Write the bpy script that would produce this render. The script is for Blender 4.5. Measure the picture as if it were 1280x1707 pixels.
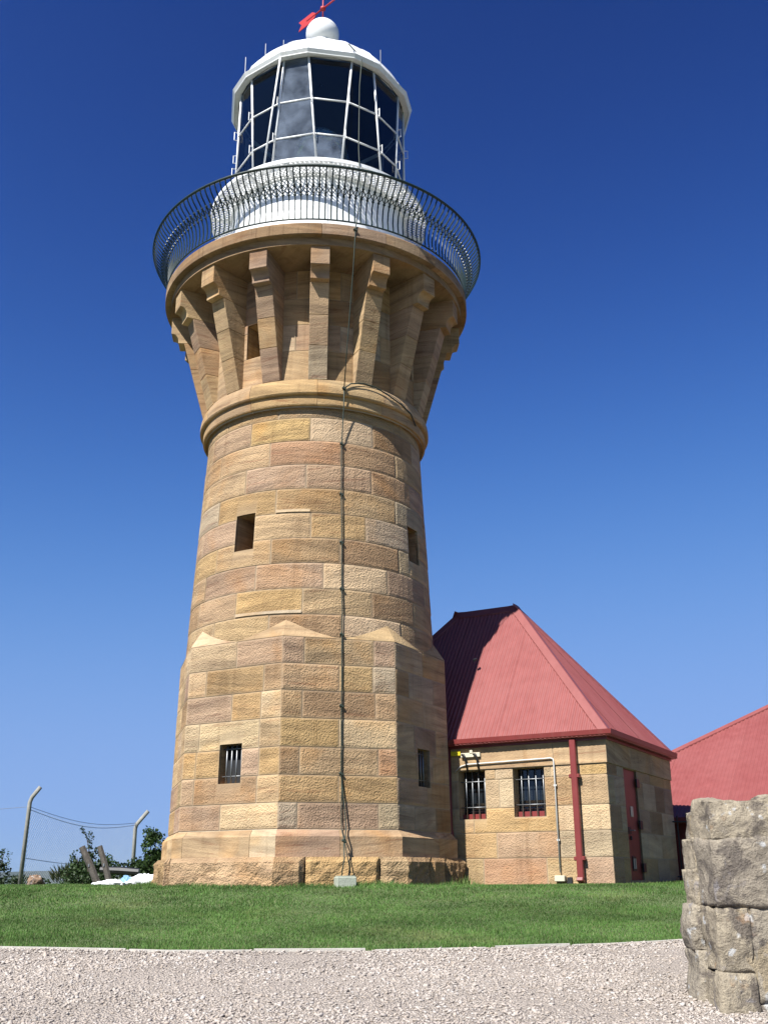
import bpy, bmesh, math, random
import numpy as np
from mathutils import Matrix, Vector, noise

for o in list(bpy.data.objects):
    bpy.data.objects.remove(o)
SC = bpy.context.scene
COL = SC.collection
PI = math.pi
rad = math.radians

# ------------------------------------------------------------------ camera
cam_d = bpy.data.cameras.new('camera')
cam_d.sensor_fit = 'HORIZONTAL'
cam_d.sensor_width = 36.0
cam_d.lens = 48.488
cam_d.clip_start = 0.05
cam_d.clip_end = 60000
cam = bpy.data.objects.new('camera', cam_d)
COL.objects.link(cam)
_rt = Vector((0.99998509, 0.00182213, -0.005147))
_up = Vector((0.00546002, -0.33371815, 0.94265709))
_fw = Vector((0.0, 0.94267114, 0.33372313))
CAM = Vector((1.3713, -19.0, 0.13))
M = Matrix.Identity(4)
for i in range(3):
    M[i][0] = _rt[i]; M[i][1] = _up[i]; M[i][2] = -_fw[i]; M[i][3] = CAM[i]
cam.matrix_world = M
SC.camera = cam

# ------------------------------------------------------------------ sky, sun, exposure
SUN_AZ = -35.0      # degrees from -Y towards +X
SUN_EL = 48.3
sun_v = Vector((math.sin(rad(SUN_AZ)) * math.cos(rad(SUN_EL)), -math.cos(rad(SUN_AZ)) * math.cos(rad(SUN_EL)), math.sin(rad(SUN_EL))))
W = bpy.data.worlds.new('World'); SC.world = W; W.use_nodes = True
wn = W.node_tree.nodes; wl = W.node_tree.links
wn.clear()
sky = wn.new('ShaderNodeTexSky'); sky.sky_type = 'NISHITA'; sky.sun_disc = False
sky.sun_elevation = rad(SUN_EL)
sky.sun_rotation = math.atan2(sun_v.x, sun_v.y)
sky.altitude = 120; sky.air_density = 1.0; sky.dust_density = 0.25; sky.ozone_density = 4.0
bg = wn.new('ShaderNodeBackground'); bg.inputs[1].default_value = 0.42
wo = wn.new('ShaderNodeOutputWorld')
# film-like response of the whole sky: a * x^3 / (x^3 + k) per channel
def _vm(op, a, b):
    n = wn.new('ShaderNodeVectorMath'); n.operation = op
    for i, v in enumerate((a, b)):
        if isinstance(v, tuple): n.inputs[i].default_value = v
        else: wl.new(v, n.inputs[i])
    return n.outputs[0]
_x2 = _vm('MULTIPLY', sky.outputs[0], _vm('MULTIPLY', sky.outputs[0], sky.outputs[0]))
_sk = _vm('MULTIPLY', _vm('DIVIDE', _x2, _vm('ADD', _x2, (5.4, 13.5, 37.0))), (0.275, 0.465, 0.93))
wl.new(_sk, bg.inputs[0]); wl.new(bg.outputs[0], wo.inputs[0])
sd = bpy.data.lights.new('sun', 'SUN'); sd.energy = 5.0; sd.angle = rad(0.53); sd.color = (1.0, 0.975, 0.93)
so = bpy.data.objects.new('sun', sd); COL.objects.link(so)
so.rotation_euler = sun_v.to_track_quat('Z', 'Y').to_euler()
so.location = (-20, -30, 40)
SC.view_settings.view_transform = 'Standard'; SC.view_settings.look = 'None'
SC.view_settings.exposure = 1.2; SC.view_settings.gamma = 1.0; SC.view_settings.use_curve_mapping = False
SC.render.engine = 'CYCLES'
SC.cycles.use_denoising = True
SC.cycles.max_bounces = 8; SC.cycles.transparent_max_bounces = 24
SC.cycles.volume_bounces = 0

# ------------------------------------------------------------------ helpers
def mesh(name, V, F, mat=None, smooth=False, attr=None):
    me = bpy.data.meshes.new(name)
    me.from_pydata([tuple(v) for v in V], [], F)
    if mat: me.materials.append(mat)
    if attr is not None:
        a = me.attributes.new('edge', 'FLOAT', 'POINT')
        a.data.foreach_set('value', np.asarray(attr, dtype=np.float32))
    if smooth: me.polygons.foreach_set('use_smooth', [True] * len(me.polygons))
    me.update()
    return me

def obj(name, me, parent=None, color=None):
    o = bpy.data.objects.new(name, me)
    COL.objects.link(o)
    if parent: o.parent = parent
    if color: o.color = (*color, 1.0)
    return o

def mk(name, V, F, mat, parent=None, smooth=False, attr=None, color=None):
    return obj(name, mesh(name, V, F, mat, smooth, attr), parent, color)

def tag(o, label=None, cat=None, group=None, kind=None):
    if label: o['label'] = label
    if cat: o['category'] = cat
    if group: o['group'] = group
    if kind: o['kind'] = kind
    return o

def empty(name, loc=(0, 0, 0)):
    o = bpy.data.objects.new(name, None); COL.objects.link(o); o.location = loc
    return o

class MB:
    def __init__(s): s.V = []; s.F = []
    def add(s, V, F):
        b = len(s.V); s.V += [tuple(v) for v in V]; s.F += [tuple(i + b for i in f) for f in F]; return s
    def box(s, c, d, m=None):
        x, y, z = [k / 2 for k in d]
        P = [Vector((sx * x, sy * y, sz * z)) for sx in (-1, 1) for sy in (-1, 1) for sz in (-1, 1)]
        if m is not None: P = [m @ q for q in P]
        P = [q + Vector(c) for q in P]
        return s.add(P, [(0, 1, 3, 2), (4, 6, 7, 5), (0, 4, 5, 1), (2, 3, 7, 6), (0, 2, 6, 4), (1, 5, 7, 3)])
    def boxk(s, c, d, m=None): return s.box(c, [q * KA for q in d], m)
    def tube(s, pts, r, n=8, closed=False, caps=True):
        pts = [Vector(q) for q in pts]; N = len(pts)
        rs = r if isinstance(r, (list, tuple)) else [r] * N
        V = []; F = []; prev = None
        for i, q in enumerate(pts):
            if closed: t = pts[(i + 1) % N] - pts[i - 1]
            else: t = pts[min(i + 1, N - 1)] - pts[max(i - 1, 0)]
            t.normalize()
            if prev is None:
                a = Vector((0, 0, 1)) if abs(t.z) < .9 else Vector((1, 0, 0))
                nn = t.cross(a).normalized()
            else:
                nn = (prev - t * prev.dot(t)).normalized()
            prev = nn; b = t.cross(nn)
            for k in range(n):
                an = 2 * PI * k / n
                V.append(q + (nn * math.cos(an) + b * math.sin(an)) * rs[i])
        M_ = N if closed else N - 1
        for i in range(M_):
            j = (i + 1) % N
            for k in range(n):
                l = (k + 1) % n
                F.append((i * n + k, i * n + l, j * n + l, j * n + k))
        if caps and not closed:
            F.append(tuple(range(n - 1, -1, -1))); F.append(tuple((N - 1) * n + k for k in range(n)))
        return s.add(V, F)
    def lathe(s, prof, n=64, a0=0.0, a1=360.0, close=False):
        full = abs(a1 - a0 - 360) < 1e-6
        m = n if full else n + 1
        V = []; F = []; L = len(prof)
        for i in range(m):
            a = rad(a0 + (a1 - a0) * i / n)
            for (r, z) in prof: V.append((r * math.sin(a), -r * math.cos(a), z))
        for i in range(n):
            j = (i + 1) % m
            for k in range(L if close else L - 1):
                l = (k + 1) % L
                F.append((i * L + k, j * L + k, j * L + l, i * L + l))
        if close and not full:
            F.append(tuple(range(L))); F.append(tuple((m - 1) * L + k for k in range(L - 1, -1, -1)))
        return s.add(V, F)
    def prism(s, poly, w):          # polygon (r,z) extruded sideways, radial axis = -Y
        L = len(poly)
        V = [(-w, -r, z) for r, z in poly] + [(w, -r, z) for r, z in poly]
        F = [tuple(range(L)), tuple(range(2 * L - 1, L - 1, -1))] + [(i, L + i, L + (i + 1) % L, (i + 1) % L) for i in range(L)]
        return s.add(V, F)
    def build(s, name, mat, parent=None, smooth=False, color=None, bevel=0, segs=1):
        me = mesh(name, s.V, s.F, mat, smooth)
        bm = bmesh.new(); bm.from_mesh(me)
        bmesh.ops.recalc_face_normals(bm, faces=bm.faces)
        if bevel: bmesh.ops.bevel(bm, geom=list(bm.edges), offset=bevel, segments=segs, affect='EDGES', clamp_overlap=True)
        bm.to_mesh(me); bm.free(); me.update()
        return obj(name, me, parent, color)

def pol(th, r, z):
    a = rad(th); return Vector((r * math.sin(a), -r * math.cos(a), z))

# ------------------------------------------------------------------ materials
def new_mat(name):
    m = bpy.data.materials.new(name); m.use_nodes = True
    nt = m.node_tree; nt.nodes.clear()
    out = nt.nodes.new('ShaderNodeOutputMaterial'); b = nt.nodes.new('ShaderNodeBsdfPrincipled')
    nt.links.new(b.outputs[0], out.inputs[0])
    return m, nt, b, out

class NT:
    def __init__(s, nt): s.nt = nt
    def n(s, t, **kw):
        x = s.nt.nodes.new(t)
        for k, v in kw.items(): setattr(x, k, v)
        return x
    def l(s, a, b): s.nt.links.new(a, b)
    def val(s, sock, v):
        if isinstance(v, (int, float, tuple, list)): sock.default_value = v
        else: s.l(v, sock)
    def math(s, op, a, b=0.0, c=None, clamp=False):
        x = s.n('ShaderNodeMath', operation=op, use_clamp=clamp); s.val(x.inputs[0], a); s.val(x.inputs[1], b)
        if c is not None: s.val(x.inputs[2], c)
        return x.outputs[0]
    def vmath(s, op, a, b=(0, 0, 0)):
        x = s.n('ShaderNodeVectorMath', operation=op); s.val(x.inputs[0], a); s.val(x.inputs[1], b); return x.outputs[0]
    def mix(s, f, a, b, blend='MIX'):
        x = s.n('ShaderNodeMix', data_type='RGBA', blend_type=blend); x.clamp_factor = True
        s.val(x.inputs[0], f)
        for i, v in ((6, a), (7, b)):
            if isinstance(v, tuple) and len(v) == 3: v = (*v, 1)
            s.val(x.inputs[i], v)
        return x.outputs[2]
    def noise(s, vec, scale, detail=3.0, rough=.55, dist=0.0):
        x = s.n('ShaderNodeTexNoise'); s.l(vec, x.inputs['Vector']); x.inputs['Scale'].default_value = scale
        x.inputs['Detail'].default_value = detail; x.inputs['Roughness'].default_value = rough; x.inputs['Distortion'].default_value = dist
        return x.outputs['Fac']
    def voro(s, vec, scale, feat='F1', out='Distance'):
        x = s.n('ShaderNodeTexVoronoi', feature=feat); s.l(vec, x.inputs['Vector']); x.inputs['Scale'].default_value = scale
        return x.outputs[out]
    def ramp(s, f, lo, hi, a=0.0, b=1.0):
        x = s.n('ShaderNodeMapRange'); s.val(x.inputs[0], f); s.val(x.inputs[1], lo); s.val(x.inputs[2], hi); s.val(x.inputs[3], a); s.val(x.inputs[4], b)
        return x.outputs[0]
    def bump(s, h, strength, dist):
        x = s.n('ShaderNodeBump'); s.val(x.inputs['Strength'], strength); x.inputs['Distance'].default_value = dist
        s.l(h, x.inputs['Height']); return x.outputs[0]

def sandstone(name, pick=1.0, stain=0.5, weather=0.0, bc=1.0):
    m, nt, b, out = new_mat(name); g = NT(nt)
    oi = g.n('ShaderNodeObjectInfo'); geo = g.n('ShaderNodeNewGeometry'); pos = geo.outputs['Position']
    rnd = oi.outputs['Random']
    sh = g.n('ShaderNodeCombineXYZ'); 
    for i, k in enumerate((37.0, 91.0, 53.0)): g.l(g.math('MULTIPLY', rnd, k), sh.inputs[i])
    p2 = g.vmath('ADD', pos, sh.outputs[0])
    sep = g.n('ShaderNodeSeparateXYZ'); g.l(p2, sep.inputs[0])
    tilt = g.math('MULTIPLY', g.math('SUBTRACT', g.math('FRACT', g.math('MULTIPLY', rnd, 17.31)), .5), .42)
    hor = g.math('ADD', sep.outputs[0], g.math('MULTIPLY', sep.outputs[1], .6))
    zt = g.math('ADD', sep.outputs[2], g.math('MULTIPLY', hor, tilt))
    cv = g.n('ShaderNodeCombineXYZ'); g.l(g.math('MULTIPLY', sep.outputs[0], .35), cv.inputs[0]); g.l(g.math('MULTIPLY', sep.outputs[1], .35), cv.inputs[1]); g.l(g.math('MULTIPLY', zt, 5.0), cv.inputs[2])
    bed = g.noise(cv.outputs[0], 1.5, 6.0, .62, .5)
    bedl = g.noise(cv.outputs[0], 3.4, 5.0, .6, .9)
    big = g.noise(p2, 1.1, 4.0, .55, .3)
    fine = g.noise(pos, 60.0, 3.0, .7)
    col = g.mix(g.ramp(bed, .34, .68), tuple(1 - q * bc for q in (.36, .38, .39)), tuple(1 + q * bc for q in (.16, .13, .08)))
    col = g.mix(1.0, oi.outputs['Color'], col, 'MULTIPLY')
    # mauve / iron bedding streaks
    streak = g.math('MULTIPLY', g.ramp(bedl, .57, .70), stain)
    col = g.mix(streak, col, g.mix(1.0, col, (0.62, 0.46, 0.44), 'MULTIPLY'))
    col = g.mix(g.math('MULTIPLY', g.ramp(big, .52, .72), stain * .9), col, g.mix(1.0, col, (1.05, .80, .50), 'MULTIPLY'))
    col = g.mix(g.math('MULTIPLY', g.ramp(g.noise(p2, 2.3, 4, .6), .52, .70), .6), col, g.mix(1.0, col, (.76, .74, .75), 'MULTIPLY'))
    col = g.mix(g.math('MULTIPLY', g.ramp(g.noise(p2, 1.7, 3, .5, .6), .58, .68), .55), col, g.mix(1.0, col, (1.22, 1.24, 1.25), 'MULTIPLY'))
    # run-down dirt streaks
    cs = g.n('ShaderNodeMapping'); g.l(pos, cs.inputs[0]); cs.inputs['Scale'].default_value = (6, 6, .5) if 'fascia' not in name else (11, 11, .8)
    dirt = g.noise(cs.outputs[0], 1.0, 5, .65)
    dbig = g.noise(pos, .55, 4, .6, .4)
    col = g.mix(g.math('MULTIPLY', g.ramp(dirt, .54, .74), .55 + weather), col, g.mix(1.0, col, (.60, .55, .50), 'MULTIPLY'))
    col = g.mix(g.math('MULTIPLY', g.ramp(dbig, .52, .72), .45), col, g.mix(1.0, col, (.70, .66, .62), 'MULTIPLY'))
    col = g.mix(g.ramp(fine, .3, .7, .0, .35), col, g.mix(1.0, col, (.72, .68, .62), 'MULTIPLY'))
    at = g.n('ShaderNodeAttribute', attribute_name='edge')
    col = g.mix(g.math('MULTIPLY', at.outputs['Fac'], .30), col, (.345, .27, .18))
    g.l(col, b.inputs['Base Color']); b.inputs['Roughness'].default_value = .9; b.inputs['Specular IOR Level'].default_value = .2
    if 'Diffuse Roughness' in b.inputs: b.inputs['Diffuse Roughness'].default_value = .35
    v = g.voro(pos, 40.0, 'SMOOTH_F1'); n1 = g.noise(pos, 48.0, 3.0, .6, .4); n2 = g.noise(pos, 9.0, 3, .6)
    h = g.math('ADD', g.math('MULTIPLY', v, .9), g.math('ADD', n1, g.math('MULTIPLY', n2, .8)))
    h = g.math('ADD', h, g.math('MULTIPLY', fine, .25))
    msk = g.math('SUBTRACT', 1.0, g.math('MULTIPLY', at.outputs['Fac'], .8))
    g.l(g.bump(h, g.math('MULTIPLY', msk, pick), .024), b.inputs['Normal'])
    return m

ALB = .625                    # overall reflectance of paints and soils
def plain(name, color, rough=.6, metal=0.0, var=.15, vscale=3.0, bumpd=0.0, bscale=40.0, spec=.4, dirt=0.0, dcol=(.2, .17, .13)):
    m, nt, b, out = new_mat(name); g = NT(nt)
    geo = g.n('ShaderNodeNewGeometry'); pos = geo.outputs['Position']
    if True: color = tuple(c * ALB for c in color)
    n1 = g.noise(pos, vscale, 4, .6); n2 = g.noise(pos, vscale * 9, 3, .6)
    f = g.math('ADD', g.math('MULTIPLY', n1, .65), g.math('MULTIPLY', n2, .35))
    k = g.ramp(f, .3, .7, 1 - var, 1 + var)
    cc = g.n('ShaderNodeCombineXYZ')
    for i in range(3): g.l(g.math('MULTIPLY', k, color[i]), cc.inputs[i])
    col = cc.outputs[0]
    if dirt:
        mp = g.n('ShaderNodeMapping'); g.l(pos, mp.inputs[0]); mp.inputs['Scale'].default_value = (5, 5, .8)
        col = g.mix(g.math('MULTIPLY', g.ramp(g.noise(mp.outputs[0], 1.6, 5, .65), .52, .78), dirt), col, dcol)
    g.l(col, b.inputs['Base Color']); b.inputs['Roughness'].default_value = rough; b.inputs['Metallic'].default_value = metal
    b.inputs['Specular IOR Level'].default_value = spec
    if bumpd: g.l(g.bump(g.noise(pos, bscale, 4, .65), .6, bumpd), b.inputs['Normal'])
    return m

def glassmat(name, tint=(.75, .85, .9), pale_mix=0.0):
    m = bpy.data.materials.new(name); m.use_nodes = True; nt = m.node_tree; nt.nodes.clear(); g = NT(nt)
    out = g.n('ShaderNodeOutputMaterial'); tr = g.n('ShaderNodeBsdfTransparent'); gl = g.n('ShaderNodeBsdfGlossy'); fr = g.n('ShaderNodeFresnel')
    tr.inputs[0].default_value = (*tint, 1); gl.inputs['Roughness'].default_value = .03; fr.inputs[0].default_value = 1.5
    mx = g.n('ShaderNodeMixShader'); g.l(fr.outputs[0], mx.inputs[0]); g.l(tr.outputs[0], mx.inputs[1]); g.l(gl.outputs[0], mx.inputs[2])
    last = mx.outputs[0]
    if pale_mix:  # patchy pale diffuse mixed in; on the lantern panes it paints a reflection
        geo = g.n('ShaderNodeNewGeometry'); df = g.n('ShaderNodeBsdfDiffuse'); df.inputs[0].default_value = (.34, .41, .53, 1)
        f = g.math('MULTIPLY', g.ramp(g.noise(geo.outputs['Position'], 2.2, 3, .5, .3), .35, .7, .2, 1.0), pale_mix)
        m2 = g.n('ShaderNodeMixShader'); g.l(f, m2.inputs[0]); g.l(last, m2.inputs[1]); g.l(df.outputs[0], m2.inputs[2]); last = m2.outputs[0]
    g.l(last, out.inputs[0])
    return m

def islandmat(name, cols, rough=.8, trans=0.0, spec=.2, extra=.2):
    """colour picked per loose piece"""
    m, nt, b, out = new_mat(name); g = NT(nt)
    geo = g.n('ShaderNodeNewGeometry'); r = geo.outputs['Random Per Island']
    cr = g.n('ShaderNodeValToRGB'); cr.color_ramp.interpolation = 'LINEAR'
    el = cr.color_ramp.elements; cols = [tuple(v * ALB for v in c) for c in cols]
    while len(el) < len(cols): el.new(.5)
    for i, c in enumerate(cols): el[i].position = i / (len(cols) - 1); el[i].color = (*c, 1)
    g.l(r, cr.inputs[0])
    n = g.noise(geo.outputs['Position'], .9, 4, .6)
    dry = g.ramp(g.noise(geo.outputs['Position'], .55, 5, .65, .5), .55, .72, 0, .42 if name == 'grass_blades' else 0)
    col = g.mix(1.0, g.mix(dry, cr.outputs[0], (.25, .23, .10)), g.mix(g.ramp(n, .35, .65), (1 - extra,) * 3, (1 + extra,) * 3), 'MULTIPLY')
    g.l(col, b.inputs['Base Color']); b.inputs['Roughness'].default_value = rough; b.inputs['Specular IOR Level'].default_value = spec
    if trans:
        tl = g.n('ShaderNodeBsdfTranslucent'); g.l(col, tl.inputs[0]); mx = g.n('ShaderNodeMixShader'); mx.inputs[0].default_value = trans
        g.l(b.outputs[0], mx.inputs[1]); g.l(tl.outputs[0], mx.inputs[2]); g.l(mx.outputs[0], out.inputs[0])
    return m

MS = sandstone('picked_sandstone', .78, .6)
MSS = sandstone('dressed_sandstone', .28, .75)
MSW = sandstone('weathered_sandstone', 1.0, .5, .15)
MSF = sandstone('stained_fascia_sandstone', .25, .7, .45)
MORT = plain('pale_mortar', (.52, .42, .29), .95, var=.2, vscale=6, bumpd=.01)
MWHITE = plain('white_paint', (1.04, 1.05, 1.04), .45, var=.06, vscale=2, dirt=.42, dcol=(.36, .33, .28))
MGREEN = plain('dark_green_iron', (.016, .034, .028), .45, var=.3, vscale=8)
MRED = plain('red_vane_paint', (.55, .03, .03), .5, var=.1)
MROOF, nt, b, out = new_mat('faded_red_roof_steel'); g = NT(nt)
geo = g.n('ShaderNodeNewGeometry'); oi = g.n('ShaderNodeObjectInfo'); pos = geo.outputs['Position']
mp_ = g.n('ShaderNodeMapping'); g.l(pos, mp_.inputs[0]); mp_.inputs['Scale'].default_value = (4, 4, .5)
n1 = g.noise(mp_.outputs[0], 1.5, 5, .65); n2 = g.noise(pos, .8, 4, .6); n3 = g.noise(pos, 40, 3, .6)
col = g.mix(g.ramp(n1, .35, .7), (.27, .070, .063), (.34, .098, .090)); col = g.mix(g.ramp(n2, .4, .7, 0, .5), col, (.355, .125, .115))
col = g.mix(g.math('MULTIPLY', oi.outputs['Random'], .35), col, (.25, .064, .058)); col = g.mix(g.ramp(n3, .5, .8, 0, .3), col, (.20, .06, .055))
col = g.mix(1.0, col, (ALB, ALB, ALB), 'MULTIPLY'); g.l(col, b.inputs['Base Color']); b.inputs['Roughness'].default_value = .52; b.inputs['Specular IOR Level'].default_value = .35
MTRIM = plain('dark_red_trim_paint', (.235, .04, .036), .4, var=.12, vscale=4, dirt=.15)
MDOOR = plain('red_door_paint', (.27, .05, .038), .5, var=.12, vscale=3, dirt=.25)
MBLACK = plain('black_iron', (.018, .018, .02), .5, var=.3)
MSTEEL = plain('galvanised_bar', (.34, .35, .36), .45, .7, var=.15, vscale=9)
MCABLE = plain('weathered_copper_cable', (.03, .045, .03), .6, var=.3, vscale=5)
MDARK = plain('dark_interior', (.012, .013, .016), .7)
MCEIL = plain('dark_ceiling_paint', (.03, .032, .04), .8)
MPIPE = plain('white_conduit', (.74, .73, .70), .5, var=.06)
MYEL = plain('yellow_sign_paint', (.80, .62, .02), .5, var=.05)
MCREAM = plain('cream_plate', (.72, .66, .50), .5, var=.06)
MCONC = plain('pale_green_concrete', (.42, .45, .36), .9, var=.12, vscale=8, bumpd=.01)
MPOST = plain('concrete_post', (.34, .33, .29), .9, var=.25, vscale=7, bumpd=.01)
MTIMB = plain('grey_timber', (.115, .10, .085), .9, var=.4, vscale=9, bumpd=.02, dirt=.4, dcol=(.3, .28, .25))
MSHEET = plain('white_plastic_sheet', (.95, .96, .97), .55, var=.05)
MBLUE = plain('blue_plastic', (.22, .42, .66), .5, var=.1)
MGLASS = glassmat('lantern_glass', (.66, .77, .95)); MGLASSREFL = glassmat('lantern_glass_painted_reflection', (.7, .78, .85), .30)  # second glass carries a hazy sun reflection painted in as pale diffuse
MWGL = plain('dark_window_glass', (.015, .02, .025), .08, var=.2, spec=.6)
MLENS = glassmat('lens_glass', (.80, .82, .78), .10)

STONE = {'tan': (.53, .40, .245), 'cream': (.59, .475, .315), 'ochre': (.54, .39, .20), 'brown': (.43, .305, .18), 'mauve': (.465, .345, .24), 'grey': (.52, .435, .315), 'red': (.50, .32, .20), 'white': (.64, .56, .43)}
RN = random.Random(11)
def stone(kind=None):
    if kind is None: kind = RN.choices(['tan', 'cream', 'ochre', 'brown', 'mauve', 'grey'], [38, 16, 15, 12, 13, 6])[0]
    k = RN.uniform(.84, 1.07)
    k *= .81
    return (STONE[kind][0] * k, STONE[kind][1] * k * RN.uniform(.93, .97), STONE[kind][2] * k * RN.uniform(.86, .96))

# ------------------------------------------------------------------ stone patch builder
def lines(a, b, m, step):
    """a..b with a margin line at each end and subdivisions between"""
    m = min(m, (b - a) * .25)
    n = max(1, int(math.ceil((b - a - 2 * m) / step)))
    return [a] + [a + m + (b - a - 2 * m) * i / n for i in range(n + 1)] + [b]

def merge(L, extra, tol):
    L = [x for x in L if all(abs(x - e) > tol for e in extra)] + list(extra)
    return sorted(L)

def patch(ul, vl, skipf, mp, back, proud):
    """grid of cells; skipf(u,v) -> True leaves a cell out; boundary is skirted back"""
    nu, nv = len(ul), len(vl)
    keep = {}
    for i in range(nu - 1):
        for j in range(nv - 1):
            keep[i, j] = not skipf((ul[i] + ul[i + 1]) / 2, (vl[j] + vl[j + 1]) / 2)
    V = []; A = []; idx = {}; bidx = {}; F = []
    def vid(i, j):
        if (i, j) not in idx:
            inner = all(keep.get((i - a, j - b_), False) for a in (0, 1) for b_ in (0, 1))
            idx[i, j] = len(V); V.append(mp(ul[i], vl[j], proud(ul[i], vl[j]) if inner else 0.0)); A.append(0.0 if inner else 1.0)
        return idx[i, j]
    def bid(i, j):
        if (i, j) not in bidx:
            bidx[i, j] = len(V); V.append(mp(ul[i], vl[j], -back)); A.append(1.0)
        return bidx[i, j]
    for (i, j), k in keep.items():
        if not k: continue
        F.append((vid(i, j), vid(i + 1, j), vid(i + 1, j + 1), vid(i, j + 1)))
        if not keep.get((i, j - 1)): F.append((bid(i, j), bid(i + 1, j), vid(i + 1, j), vid(i, j)))
        if not keep.get((i, j + 1)): F.append((vid(i, j + 1), vid(i + 1, j + 1), bid(i + 1, j + 1), bid(i, j + 1)))
        if not keep.get((i - 1, j)): F.append((bid(i, j), vid(i, j), vid(i, j + 1), bid(i, j + 1)))
        if not keep.get((i + 1, j)): F.append((vid(i + 1, j), bid(i + 1, j), bid(i + 1, j + 1), vid(i + 1, j + 1)))
    return V, F, A

def islands(V, F, A):
    lab = list(range(len(V)))
    def find(a):
        while lab[a] != a: lab[a] = lab[lab[a]]; a = lab[a]
        return a
    for f in F:
        for q in f[1:]: lab[find(q)] = find(f[0])
    grp = {}
    for f in F: grp.setdefault(find(f[0]), []).append(f)
    if len(grp) == 1: return [(V, F, A)]
    out = []
    for fs in grp.values():
        ids = sorted({q for f in fs for q in f}); mp_ = {q: i for i, q in enumerate(ids)}
        out.append(([V[q] for q in ids], [tuple(mp_[q] for q in f) for f in fs], [A[q] for q in ids]))
    return out

def inrect(u, v, R): return R[0] < u < R[1] and R[2] < v < R[3]

def stone_row(parent, joints, v0, v1, mp, gu, gv, mu, mv, step, cuts, mat, kinds=None, back=.05, proud=.012, open_ends=(False, False), jitter=.004):
    """one course of blocks between consecutive joints"""
    for bi in range(len(joints) - 1):
        a, b = joints[bi], joints[bi + 1]
        a += 0 if (open_ends[0] and bi == 0) else gu
        b -= 0 if (open_ends[1] and bi == len(joints) - 2) else gu
        ul = lines(a, b, mu, step); vl = lines(v0 + gv, v1 - gv, mv, 10)
        mine = [c for c in cuts if c[0] < b and c[1] > a and c[2] < v1 and c[3] > v0]
        for c in mine:
            ul = merge(ul, [x for x in (c[0], c[1], c[0] - mu, c[1] + mu) if a < x < b], mu * .3)
            vl = merge(vl, [x for x in (c[2], c[3]) if v0 + gv < x < v1 - gv], mv * .5)
        pr = RN.uniform(proud * .6, proud * 1.4); seed = RN.uniform(0, 99); js = RN.uniform(-jitter, jitter)
        pf = lambda u, v: pr + .006 * noise.noise(Vector((u * 3, v * 5, seed)))
        mpj = (lambda u, v, o: mp(u, v, o + js)) if jitter else mp
        V, F, A = patch(ul, vl, lambda u, v: any(inrect(u, v, c) for c in mine), mpj, back, pf)
        if not F: continue
        kd = None
        if kinds:
            mid = (a + b) / 2
            for (lo, hi, kk) in kinds:
                if lo < mid < hi: kd = kk
        for Vc, Fc, Ac in islands(V, F, A):
            mk('stone_block', Vc, Fc, mat, parent, attr=Ac, color=stone(kd))

def reveal(name, parent, rect, mp, depth, mat, backmat, color):
    """jambs, head and sill of an opening, and the dark pane at the back of it"""
    u0, u1, v0, v1 = rect; e = 0.0
    V = [mp(u, v, -.015) for u, v in ((u0, v0), (u1, v0), (u1, v1), (u0, v1))] + [mp(u, v, -depth) for u, v in ((u0, v0), (u1, v0), (u1, v1), (u0, v1))]
    F = [(0, 1, 5, 4), (1, 2, 6, 5), (2, 3, 7, 6), (3, 0, 4, 7)]
    w = mk(name, V, F, mat, parent, color=color)
    V2 = [mp(u, v, -depth + .01) for u, v in ((u0, v0), (u1, v0), (u1, v1), (u0, v1))]
    mk('pane', V2, [(0, 1, 2, 3)], backmat, w)
    return w

# ================================================================== SETTING
def gz(x, y):
    """lawn height"""
    z = 0.0
    t = -2.9 - y
    if t > 0: z = -(t * .0855) + .05 * math.exp(-t / .8) * 0
    z += .012 * noise.noise(Vector((x * .5, y * .5, 0)))
    d = max(0, y - 17) + max(0, -11 - x) * .8 + max(0, x - 60)
    if d > 0: z -= min(113.0, .02 * d * d + .25 * d)
    return z

def edge_y(x):
    """gravel meets lawn"""
    xs = [-14, -6, -2.31, -1.35, -.42, .46, 1.35, 2.47, 3.42, 4.22, 6, 12]
    ys = [-7.0, -7.9, -8.36, -8.50, -8.66, -8.67, -8.63, -8.51, -8.30, -8.08, -7.7, -7.0]
    return float(np.interp(x, xs, ys)) - .17 + .02 * noise.noise(Vector((x * 2.3, 0, 5)))

# ground sheet
MGRND, nt, b, out = new_mat('turf'); g = NT(nt)
geo = g.n('ShaderNodeNewGeometry'); pos = geo.outputs['Position']
n1 = g.noise(pos, .7, 5, .6); n2 = g.noise(pos, 14, 4, .7)
col = g.mix(g.ramp(n1, .35, .65), (.095, .15, .042), (.135, .19, .058)); col = g.mix(g.ramp(n2, .45, .7, 0, .6), col, (.10, .095, .035))
col = g.mix(1.0, col, (ALB, ALB, ALB), 'MULTIPLY'); g.l(col, b.inputs['Base Color']); b.inputs['Roughness'].default_value = .95; g.l(g.bump(n2, .8, .05), b.inputs['Normal'])
xs = np.concatenate([np.linspace(-600, -16, 20), np.linspace(-15, 16, 80), np.linspace(18, 700, 24)])
ys = np.concatenate([np.linspace(-400, -22, 12), np.linspace(-21, 24, 110), np.linspace(26, 500, 26)])
V = [(x, y, gz(x, y)) for y in ys for x in xs]; nx = len(xs)
F = [(j * nx + i, j * nx + i + 1, (j + 1) * nx + i + 1, (j + 1) * nx + i) for j in range(len(ys) - 1) for i in range(nx - 1)]
ground = mk('lawn_ground', V, F, MGRND, smooth=True); tag(ground, 'mown green lawn rising to the lighthouse', 'lawn', kind='structure')

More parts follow.
